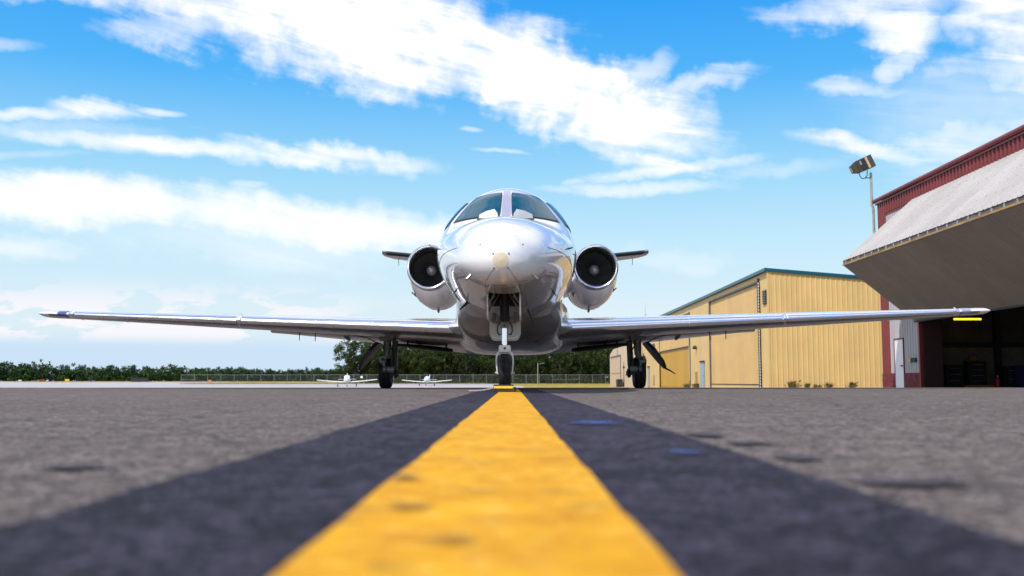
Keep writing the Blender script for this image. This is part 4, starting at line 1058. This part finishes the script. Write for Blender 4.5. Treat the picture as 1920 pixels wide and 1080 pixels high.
# narrow side doors
for (ya, yb, zt, m, nm) in ((82.9, 84.5, 1.72, 'bdoor', 0), (115.9, 117.4, 1.75, 'gdoor', 0)):
    mm = mat('pale_blue_door', (.32, .47, .58), .4) if m == 'bdoor' else mat('grey_door', (.40, .40, .36), .5)
    d = MB().box(XY - .06, XY - .032, ya, yb, -.5, zt).build('side_door', mm, yh)
    MB().box(XY - .12, XY - .03, ya - .1, yb + .1, zt, zt + .12).build('hood', M['black'], d)
    MB().cyl((XY - .06, ya + .2, .6), (XY - .12, ya + .2, .6), .05, .05, 8).build('handle', M['steel'], d)
for (y, z0, n_) in ((86.6, -.30, 8), (112.5, -.3, 7)):
    lv = MB().box(XY - .045, XY - .03, y - .45, y + .45, z0, z0 + n_ * .16).build('wall_marking', M['yel_door'], yh)
    for k in range(n_): MB().box(XY - .055, XY - .045, y - .4 + (k % 3) * .06, y + .4 - (k % 2) * .1, z0 + .02 + k * .16, z0 + .09 + k * .16).build('marking_bar', M['black'], lv)
MB().lathe([(.01, 0), (.16, .0), (.22, .12), (.1, .3), (.01, .32)], (XY - .16, 86.4, 2.9), 'z', 12).build('wall_lamp', M['black'], yh, smooth=40)
ws = MB().box(XY - .10, XY - .04, 111.6, 113.6, 3.55, 4.35).build('wall_sign', mat('sign_navy', (.01, .03, .10), .4), yh)
MB().box(XY - .112, XY - .101, 112.2, 113.5, 3.65, 4.25).build('sign_face', mat('sign_blue', (.10, .22, .50), .4), ws)

# cream hangar further on
chg = thing('cream_hangar', 'cream coloured hangar beyond the yellow one marked 104', 'hangar', (0, 0, 0))
CB = -.9
cs = MB().prism([(126, CB), (163, CB), (163, 4.45), (157.5, 5.15), (126, 5.15)], 'x', XY + .0, XY + 12); cs.build('wall', M['cream_sheet'], chg)
MB().box(XY - .03, XY - .002, 147.0, 160.8, -.75, 3.85).build('hangar_door', mat('cream_door', (.60, .43, .29), .6, 0, .06, 1), chg)
MB().box(XY - .10, XY - .002, 146.6, 161.2, 3.85, 4.05).build('door_head', M['line'], chg)
MB().box(XY - .08, XY - .002, 146.5, 146.9, -.75, 3.85).build('door_post', M['line'], chg)
MB().box(XY - .06, XY - .031, 147.0, 160.8, 1.3, 1.36).build('door_joint', M['line'], chg)
def text(body, size, parent, mtx, m, ext=.01):
    cu = bpy.data.curves.new('text', 'FONT'); cu.body = body; cu.size = size; cu.extrude = ext; cu.align_x = 'CENTER'; cu.align_y = 'CENTER'
    o = bpy.data.objects.new('tmp', cu); COL.objects.link(o); bpy.context.view_layer.update()
    me = bpy.data.meshes.new_from_object(o.evaluated_get(bpy.context.evaluated_depsgraph_get())); bpy.data.objects.remove(o)
    me.materials.clear(); me.materials.append(m); return link('number', me, parent, mtx)
for chx, zz in (('1', 5.05 - .35), ('0', 4.95 - .55 + .0), ('4', 4.1)):
    pass
for chx, zz in (('1', 4.98), ('0', 4.70), ('4', 4.30)):
    Mx = Matrix(((0, 0, -1, XY - .02), (-1, 0, 0, 151.5), (0, 1, 0, {'1': 4.96, '0': 4.62, '4': 4.24}[chx]), (0, 0, 0, 1)))
    text(chx, .55, chg, Mx @ Matrix.Diagonal((3.2, 1, 1, 1)), M['line'], .01)
ac = thing('electrical_cabinet', 'dark electrical cabinet against the cream hangar', 'cabinet', (XY - .6, 143.5, gz(143)))
MB().box(-.35, .35, -1.1, 1.1, .05, 1.15).build('case', M['black'], ac, bevel=.03)
MB().box(-.38, .38, -1.15, 1.15, 1.15, 1.22).build('lid', M['gear'], ac)
tag(MB().cyl((15.45, 138, gz(138)), (15.45, 138, 2.8), .05, .04, 8).cyl((15.45, 138, 1.9), (15.45, 138, 2.2), .16, .12, 8).build('wall_conduit', M['black']), 'thin dark conduit post by the cream hangar wall', 'post')

# antenna mast far behind
am = thing('antenna_mast', 'slim antenna mast rising behind the yellow hangar', 'antenna', (22, 164, gz(164)))
MB().cyl((0, 0, 0), (0, 0, 11.3), .11, .07, 8).cyl((0, 0, 11.3), (0, 0, 13.6), .04, .02, 6).build('mast', mat('mast_blue_grey', (.30, .34, .42), .5), am)
MB().bar((-.35, 0, 11.9), (.35, 0, 11.9), .04, .04).build('cross_arm', M['gear'], am)

# ------------------------------------------------------------------ weeds at the yellow hangar
M['weed'] = mat('weed_green', (.07, .075, .018), .7, 0, .4, 5, col2=(.19, .12, .03))
def weed(x, y, w, h, n, label, seed):
    rd = random.Random(seed); mb = MB()
    for k in range(n):
        a = rd.uniform(0, 6.28); lean = rd.uniform(.05, 1) * w; hh = h * rd.uniform(.45, 1); bx = rd.gauss(0, w * .3); by = rd.gauss(0, .1)
        wd = rd.uniform(.008, .022); ex, ey = math.cos(a) * lean, math.sin(a) * lean * .4
        nx, ny = wd, wd * rd.uniform(-1, 1)
        mb.add([(bx - nx, by - ny, 0), (bx + nx, by + ny, 0), (bx + ex * .4 + nx, by + ey * .4 + ny, hh * .6), (bx + ex * .4 - nx, by + ey * .4 - ny, hh * .6), (bx + ex, by + ey, hh)],
               [(0, 1, 2, 3), (3, 2, 4)])
        for q in range(k % 3 == 0):
            t = rd.uniform(.3, .9); px, pz = bx + ex * t * .8, hh * t; s = rd.uniform(.04, .10)
            mb.add([(px, by, pz), (px + s, by - .03, pz + s), (px + s * 1.6, by, pz + s * .4), (px + s * .7, by + .03, pz - s * .5)], [(0, 1, 2, 3)])
    o = mb.build('weed', M['weed'], recalc=False); o.location = (x, y, gz(y) - .02)
    return tag(o, label, 'weed', 'weeds along the foot of the yellow hangar')
for i, (u_, w, h, n, lab) in enumerate([(1485, .42, .52, 90, 'broadest weed clump against the yellow hangar wall'), (1510, .22, .40, 34, 'thin weed just right of the broadest clump'), (1526, .15, .30, 20, 'smaller weed third from the hangar corner'),
        (1532, .12, .28, 14, 'smallest weed in the middle of the row'), (1551, .30, .42, 40, 'leaning weed with bare stalks at the yellow wall'), (1594, .34, .46, 60, 'bushy weed nearest the red hangar corner')]):
    y = 61.7; weed((u_ - 960) / 1867 * y, y, w, h, n, lab, 50 + i)
for i, (y, lab) in enumerate(((85.5, 'low green weed beside the pale blue door'), (90.0, 'low weed at the second hangar door rail'))):
    weed(15.75, y, .5, .5, 60, lab, 80 + i)

# ------------------------------------------------------------------ vegetation
def leaf_mat(name, col, col2):
    m = bpy.data.materials.new(name); m.use_nodes = True; N = NT(m.node_tree); b = N.n['Principled BSDF']
    g = N.new('ShaderNodeNewGeometry').outputs['Position']
    oi = N.new('ShaderNodeObjectInfo')
    f = N.rng(N.noise(g, .55, 4, .6), .35, .65); c = N.mix(f, (*col, 1), (*col2, 1))
    rv = N.rng(oi.outputs['Random'], 0, 1, .75, 1.25, False)
    gc = N.new('ShaderNodeCombineColor'); [N.l.new(rv, gc.inputs[i]) for i in range(3)]
    c = N.mix(1.0, c, gc.outputs[0], 'MULTIPLY')
    N.l.new(c, b.inputs['Base Color']); b.inputs['Roughness'].default_value = .6; b.inputs['Specular IOR Level'].default_value = .25
    return m
M['leaf'] = leaf_mat('leaf_green', (.018, .036, .007), (.055, .078, .012))
M['leaf_far'] = leaf_mat('leaf_green_far', (.022, .055, .018), (.048, .100, .028))
M['bark'] = mat('bark', (.10, .075, .055), .9, 0, .3, 8)
def leaves(mb, rd, c, r, n, size):
    for _ in range(n):
        d = Vector((rd.gauss(0, 1), rd.gauss(0, 1), rd.gauss(0, 1))).normalized() * (rd.random() ** .45)
        p = Vector(c) + Vector((d.x * r[0], d.y * r[1], d.z * r[2]))
        a = Vector((rd.gauss(0, 1), rd.gauss(0, 1), rd.gauss(0, .6))).normalized(); b = a.orthogonal().normalized()
        b = Matrix.Rotation(rd.uniform(0, 6.28), 3, a) @ b
        s = size * rd.uniform(.6, 1.3)
        mb.add([p - a * s, p + b * s * .55, p + a * s, p - b * s * .55], [(0, 1, 2, 3)])
def crown_mesh(seed, H, Rr, clumps, per, size, low=.22):
    rd = random.Random(seed); mb = MB()
    for k in range(clumps):
        t = rd.uniform(low, 1.0); rad = Rr * (math.sin(math.pi * min(1, (t - low) / (1.12 - low)) ** .8) * .9 + .12)
        a = rd.uniform(0, 6.28); q = rd.uniform(.35, 1) ** .6
        c = (math.cos(a) * rad * q, math.sin(a) * rad * q, H * t * .95)
        cr = rd.uniform(.6, 1.15) * Rr * .30
        leaves(mb, rd, c, (cr, cr, cr * .75), per, size)
    return mb.mesh('crown', M['leaf'], recalc=False)
def trunk_mesh(seed, H):
    rd = random.Random(seed); mb = MB()
    pts = [Vector((0, 0, -.3))]
    for k in range(6): pts.append(pts[-1] + Vector((rd.uniform(-.18, .18), rd.uniform(-.18, .18), H * .15)))
    mb.tube(pts, [.26, .22, .19, .16, .13, .09, .04], 8)
    for k in range(9):
        p = pts[rd.randint(2, 5)]; a = rd.uniform(0, 6.28); L = rd.uniform(1, 2.1)
        mb.tube([p, p + Vector((math.cos(a) * L * .5, math.sin(a) * L * .5, L * .35)), p + Vector((math.cos(a) * L, math.sin(a) * L, L * .9))], [.08, .05, .02], 5)
    return mb.mesh('trunk', M['bark'], smooth=50)
CR = [crown_mesh(i, 10.4, 3.4, 80, 70, .19) for i in range(4)]
TRK = [trunk_mesh(20 + i, 9.6) for i in range(4)]
rd = random.Random(5)
trees = []
# front row of the wood behind the fence
front = [(-40.2, 243, 1.0), (-37.5, 248, 1.08), (-34, 244, 1.02), (-31, 249, .98), (-28.2, 245, .93), (-25, 248, .97), (-22.5, 244, .9), (-19.5, 249, .95),
         (-16.8, 245, .92), (-13.8, 248, .96), (-11, 244, .90), (-8, 249, .95), (-5.4, 245, .90), (-2.6, 248, .93), (0.4, 244, .88), (3.2, 249, .92), (6.2, 245, .84),
         (9.0, 248, .86), (11.6, 244, .78), (14.0, 249, .80), (16.6, 245, .84), (19.2, 248, .92), (21.8, 244, 1.0), (24.6, 248, 1.06)]
words = ['leftmost tree of the wood with a ragged edge against the sky', 'tall tree second from the left edge of the wood', 'tree just left of the jet left main wheel', 'tree directly behind the jet left main wheel', 'tree just right of the jet left main wheel', 'tree behind the left wing of the second light aircraft', 'tree behind the nose of the second light aircraft', 'tree behind the cabin of the second light aircraft', 'tree behind the right wing of the second light aircraft', 'tree just right of the second light aircraft wing tip', 'tree midway between the second light aircraft and the nose wheel', 'tree second to the left of the nose wheel', 'tree just left of the nose wheel', 'tree directly behind the jet nose wheel', 'tree just right of the nose wheel', 'tree left of the slim lamp post', 'tree directly behind the slim lamp post', 'tree just right of the slim lamp post', 'lowest tree in the dip of the wood top', 'low tree right of the dip in the wood top', 'tree under the jet right inboard gear door', 'tree third from the cream hangar', 'tree second from the cream hangar', 'tree touching the left edge of the cream hangar']
for i, (x, y, s) in enumerate(front):
    lab = words[i]
    t = thing('broadleaf_tree', lab, 'tree', (x, y, gz(y)), rd.uniform(0, 6.28), 'trees of the wood behind the chain link fence')
    t.scale = (s * 1.0, s * 1.0, s)
    link('trunk', TRK[i % 4], t); link('crown', CR[i % 4], t)
# darker mass behind and undergrowth
mb = MB(); rr = random.Random(9)
for k in range(620):
    x = rr.uniform(-38, 33); y = rr.uniform(250, 262); z = rr.uniform(.2, 8.3) * (1 if x < 8 or x > 18 else .84)
    leaves(mb, rr, (x, y, z + gz(y)), (1.7, 1.2, 1.2), 40, .34)
for k in range(260):
    x = rr.uniform(-42, 31); y = rr.uniform(238, 243); leaves(mb, rr, (x, y, gz(y) + rr.uniform(.2, 1.8)), (1.3, .8, .9), 34, .2)
for k in range(520):
    x = rr.uniform(-39, 36); y = rr.uniform(263, 276); z = rr.uniform(0, 8.6 - (1.2 if 8 < x < 18 else 0))
    leaves(mb, rr, (x, y, z + gz(y)), (2.0, 1.3, 1.4), 30, .62)
tag(mb.build('wood', M['leaf'], recalc=False), kind='stuff', label='dark undergrowth and far foliage of the wood', cat='wood')
# far tree line on the left: individual rounded crowns merging into one mass
mb = MB(); rr = random.Random(12)
def far_at(t): return (-330 + 250 * t, 520 + 175 * t)
for k in range(640):
    t = (k + rr.random()) / 640 * 1.9 - .68; x, y = far_at(t); x += rr.uniform(-2, 2); y += rr.uniform(-7, 9)
    top = (9.2 + 3.2 * mnoise.noise(Vector((x * .03, 0, 0))) + 2.4 * mnoise.noise(Vector((x * .11, 3, 0))) + rr.uniform(-1.2, 1.6) + (2.2 if rr.random() < .06 else 0)) * (1 - .27 * max(0, min(1, t * 1.1)))
    for c in range(9):
        zc = rr.uniform(.05, .95) * top; wdt = 2.6 * (1.05 - .7 * (zc / top) ** 2)
        leaves(mb, rr, (x + rr.uniform(-2.2, 2.2), y + rr.uniform(-2, 2), zc), (wdt, wdt, 1.3), 26, .58)
for k in range(640):
    t = (k + rr.random()) / 640 * 1.9 - .68; x, y = far_at(t)
    leaves(mb, rr, (x + 3, y + 10, rr.uniform(1, 5.5) * (1 - .25 * max(0, t))), (4.5, 2, 2.2), 26, .8)
tag(mb.build('far_tree_line', M['leaf_far'], recalc=False), kind='stuff', label='long dark green tree line along the horizon at left', cat='tree line')
# tufts of dry grass
M['tuft'] = mat('dry_grass_blades', (.40, .29, .07), .9, 0, .3, .8, col2=(.22, .20, .05))
mb = MB(); rr = random.Random(3)
def tufts(n, xa, xb, ya, yb, h):
    for k in range(n):
        x = rr.uniform(xa, xb); y = rr.uniform(ya, yb); z = gz(y); w = rr.uniform(.05, .22); hh = h * rr.uniform(.4, 1.3)
        mb.add([(x - w, y, z), (x + w, y, z), (x + w * .5 + rr.uniform(-.1, .1), y + .03, z + hh), (x - w * .6, y + .02, z + hh * .8)], [(0, 1, 2, 3)])
tufts(7000, -2, 30, 196, 224, .10); tufts(2500, 2, 15.7, 128, 196, .07); tufts(9000, -150, -72, 300, 345, .16); tufts(3000, -76, -6, 226, 240, .16); tufts(6000, -430, -100, 331, 400, .2)
tag(mb.build('dry_grass', M['tuft'], recalc=False), kind='stuff', label='short dry yellow grass before the fence and tree line', cat='grass')

# ------------------------------------------------------------------ chain link fence
fn = thing('chain_link_fence', 'long chain link fence before the dark wood', 'fence', (0, 0, 0))
M['galv'] = mat('galvanised_pipe', (.27, .27, .28), .5, .5, .1, 5)
M['wire'] = mat('chain_wire', (.10, .105, .105), .6, .5)
FY = 226.0; FH = 2.1; BAY = 3.0
wm = MB()
for k in range(26):
    for sgn in (-1, 1):
        # diagonal wires clipped to the bay
        x0 = -FH + k * (BAY + FH) / 26 if sgn > 0 else k * (BAY + FH) / 26
        pts = []
        a0, z0, a1, z1 = (x0, 0, x0 + FH, FH) if sgn > 0 else (x0, 0, x0 - FH, FH)
        def clip(a0, z0, a1, z1):
            t0, t1 = 0, 1; d = a1 - a0
            for lim, sg in ((0, -1), (BAY, 1)):
                t = (lim - a0) / d
                if sg * d > 0: t1 = min(t1, t)
                else: t0 = max(t0, t)
            return (t0, t1) if t1 > t0 + .01 else None
        cl = clip(a0, z0, a1, z1)
        if cl:
            p = (a0 + (a1 - a0) * cl[0], z0 + (z1 - z0) * cl[0]); q = (a0 + (a1 - a0) * cl[1], z0 + (z1 - z0) * cl[1]); w = .010
            yy = .01 * sgn
            wm.add([(p[0] - w, yy, p[1]), (p[0] + w, yy, p[1]), (q[0] + w, yy, q[1]), (q[0] - w, yy, q[1])], [(0, 1, 2, 3)])
wme = wm.mesh('wire_mesh', M['wire'], recalc=False)
pme = MB().cyl((0, 0, -.2), (0, 0, FH + .05), .045, .045, 7).lathe([(.05, 0), (.05, .04), (.01, .07)], (0, 0, FH + .05), 'z', 7).mesh('post', M['galv'])
rme = MB().cyl((0, 0, FH), (BAY, 0, FH), .035, .035, 6).mesh('top_rail', M['galv'])
x = -74.8; nb = 33
for k in range(nb + 1):
    link('post', pme, fn, Matrix.Translation((x + k * BAY, FY, gz(FY))))
    if k < nb:
        T = Matrix.Translation((x + k * BAY, FY, gz(FY)))
        link('top_rail', rme, fn, T); link('wire_mesh', wme, fn, T)
brace = MB().cyl((0, 0, FH * .5), (BAY, 0, FH * .5), .03, .03, 6).mesh('mid_rail', M['galv'])
for k in (0, 28, 29): link('mid_rail', brace, fn, Matrix.Translation((x + k * BAY, FY, gz(FY))))
nt = MB().box(-.25, .25, -.06, -.05, 1.35, 1.85).build('notice', M['white'], fn); nt.location = (-34.0, FY, gz(FY))
# street lamp pole before the wood
lp = thing('lamp_post', 'wooden lamp post with a curved arm before the wood', 'lamp post', (5.3, 205, gz(205)))
MB().cyl((0, 0, 0), (0, 0, 4.6), .12, .09, 8).build('pole', mat('pole_wood', (.26, .25, .17), .8), lp)
MB().tube([(0, 0, 4.15), (.4, 0, 4.42), (.9, 0, 4.5)], .035, 6).build('arm', M['galv'], lp)
MB().box(.8, 1.3, -.12, .12, 4.44, 4.54).build('lamp_head', M['galv'], lp)

# airfield markers at far left
def sign_board(name, x, y, w, h, col, label, cat, legs=2):
    t = thing(name, label, cat, (x, y, gz(y)))
    MB().box(-w / 2, w / 2, -.1, .1, .18, h).build('board', mat('board_' + str(len(bpy.data.materials)), col, .6), t, bevel=.03)
    for a in (-.35, .35): MB().box(a * w - .05, a * w + .05, -.05, .05, -.1, .18).build('leg', M['black'], t)
    return t
sign_board('taxiway_sign', -148.5, 316, 1.6, .85, (.25, .02, .01), 'low red airfield sign in the grass at far left', 'airfield sign')
sign_board('taxiway_sign', -140.6, 318, 1.1, .65, (.6, .6, .6), 'low white airfield marker left of the red sign', 'airfield sign')
sign_board('taxiway_sign', -139.5 + 19.5 - 0, 270 + 48, 1.4, .9, (.75, .50, .03), 'low yellow airfield sign in the grass', 'airfield sign')
bpy.data.objects['taxiway_sign.001'].location.x = -156.5
bpy.data.objects['taxiway_sign.002'].location.x = -141.5
sign_board('taxiway_sign', -79.2, 262, .9, .8, (.70, .30, .02), 'small orange marker seen through the left of the fence', 'airfield sign')
bx = thing('visual_approach_box', 'long low black box standing in the grass at left', 'equipment box', (-111.8, 300, gz(300)))
MB().box(-2.5, 2.5, -.4, .4, .18, 1.35).build('case', M['black'], bx, bevel=.04)
MB().box(-2.6, 2.6, -.5, .5, 1.35, 1.42).build('lid', M['black'], bx)
for a in (-2, 0, 2): MB().box(a - .08, a + .08, -.1, .1, -.1, .18).build('leg', M['black'], bx)

# ------------------------------------------------------------------ light aircraft
M['lp_white'] = mat('light_plane_white', (.85, .85, .85), .35, 0, .05, 2, coat=.4)
M['lp_glass'] = mat('light_plane_glass', (.05, .06, .07), .12, coat=.5)
def light_plane(label):
    t = thing('light_aircraft', label, 'light aircraft', group='light aircraft parked beyond the jet')
    def rg(s, w, zc, h, n=18): return [(w * math.cos(a), s, zc + h * math.sin(a)) for a in [2 * math.pi * k / n for k in range(n)]]
    MB().rings([rg(*k) for k in ((0, .20, 1.15, .2), (.15, .42, 1.14, .36), (.9, .55, 1.12, .46), (1.7, .60, 1.12, .52), (3.4, .58, 1.14, .50), (5.5, .22, 1.2, .24), (7.0, .07, 1.25, .12))]).build('fuselage', M['lp_white'], t, smooth=50)
    cb = MB().rings([rg(*k) for k in ((1.1, .28, 1.45, .06), (1.7, .50, 1.60, .32), (2.3, .54, 1.64, .38), (3.3, .50, 1.6, .34), (4.4, .2, 1.38, .1))]).build('cabin_roof', M['lp_white'], t, smooth=50)
    for sx in (-1, 1):
        MB().add([(sx * .05, 1.42, 1.58), (sx * .42, 1.55, 1.56), (sx * .33, 1.86, 1.86), (sx * .05, 1.80, 1.93)], [(0, 1, 2, 3)]).build('windshield_pane', M['lp_glass'], t)
        loop = [(0, 0), (.08, .09), (.4, .12), (1.5, .0), (.5, -.06), (.08, -.06)]
        MB().rings([[(sx * x, 1.5 + a * c, z + b * c) for a, b in loop] for x, c, z in ((.3, 1, .78), (2.6, .97, .93), (5.1, .75, 1.18), (5.2, .5, 1.19))]).build('wing', M['lp_white'], t, smooth=40)
        MB().rings([[(sx * x, 6.3 + a * .45, 1.3 + b * .3) for a, b in loop] for x in (0, 1.6)]).build('tailplane', M['lp_white'], t, smooth=40)
        MB().cyl((sx * 1.55, 2.1, .85), (sx * 1.58, 2.1, .25), .06, .05, 8).build('gear_leg', M['gear'], t)
        MB().lathe([(.02, -.08), (.16, -.09), (.21, -.04), (.21, .04), (.16, .09), (.02, .08)], (sx * 1.6, 2.1, .20), 'x', 16).build('tyre', M['tyre'], t, smooth=40)
        MB().lathe([(.005, 0), (.10, .01), (.10, .05)], (sx * .27, .02, 1.16), 'y', 12).build('cooling_inlet', M['black'], t)
    MB().prism([(6.2, 1.3), (7.2, 1.3), (7.25, 2.35), (6.85, 2.35)], 'x', -.05, .05).build('fin', M['lp_white'], t)
    MB().cyl((0, .5, .8), (0, .45, .25), .05, .045, 8).build('nose_leg', M['gear'], t)
    MB().lathe([(.02, -.06), (.14, -.07), (.18, -.03), (.18, .03), (.14, .07), (.02, .06)], (0, .45, .18), 'x', 16).build('nose_tyre', M['tyre'], t, smooth=40)
    MB().lathe([(.001, -.28), (.06, -.22), (.11, -.1), (.13, .02)], (0, 0, 1.15), 'y', 16).build('spinner', M['lp_white'], t, smooth=40)
    b = MB()
    for s in (1, -1):
        b.add([(-.05, -.08, 1.15), (.05, -.04, 1.15), (.07, -.05, 1.15 + s * .5), (.03, -.06, 1.15 + s * .92), (-.02, -.07, 1.15 + s * .92), (-.05, -.09, 1.15 + s * .5)], [(0, 1, 2, 5), (5, 2, 3, 4)])
    b.build('propeller', M['gear'], t)
    return t
lp1 = light_plane('white low wing light aircraft parked left of the jet main wheel')
lp1.location = ((652 - 960) / 1867 * 176, 176, gz(176)); lp1.rotation_euler = (0, R(-.6), R(9)); lp1.scale = (1.02, 1.02, 1.02)
lp2 = copy_tree(lp1)
lp2['label'] = 'white low wing light aircraft parked between the main and nose wheels'
lp2.location = ((799 - 960) / 1867 * 196, 196, gz(196)); lp2.rotation_euler = (0, 0, R(-2)); lp2.scale = (.95, .95, .95)
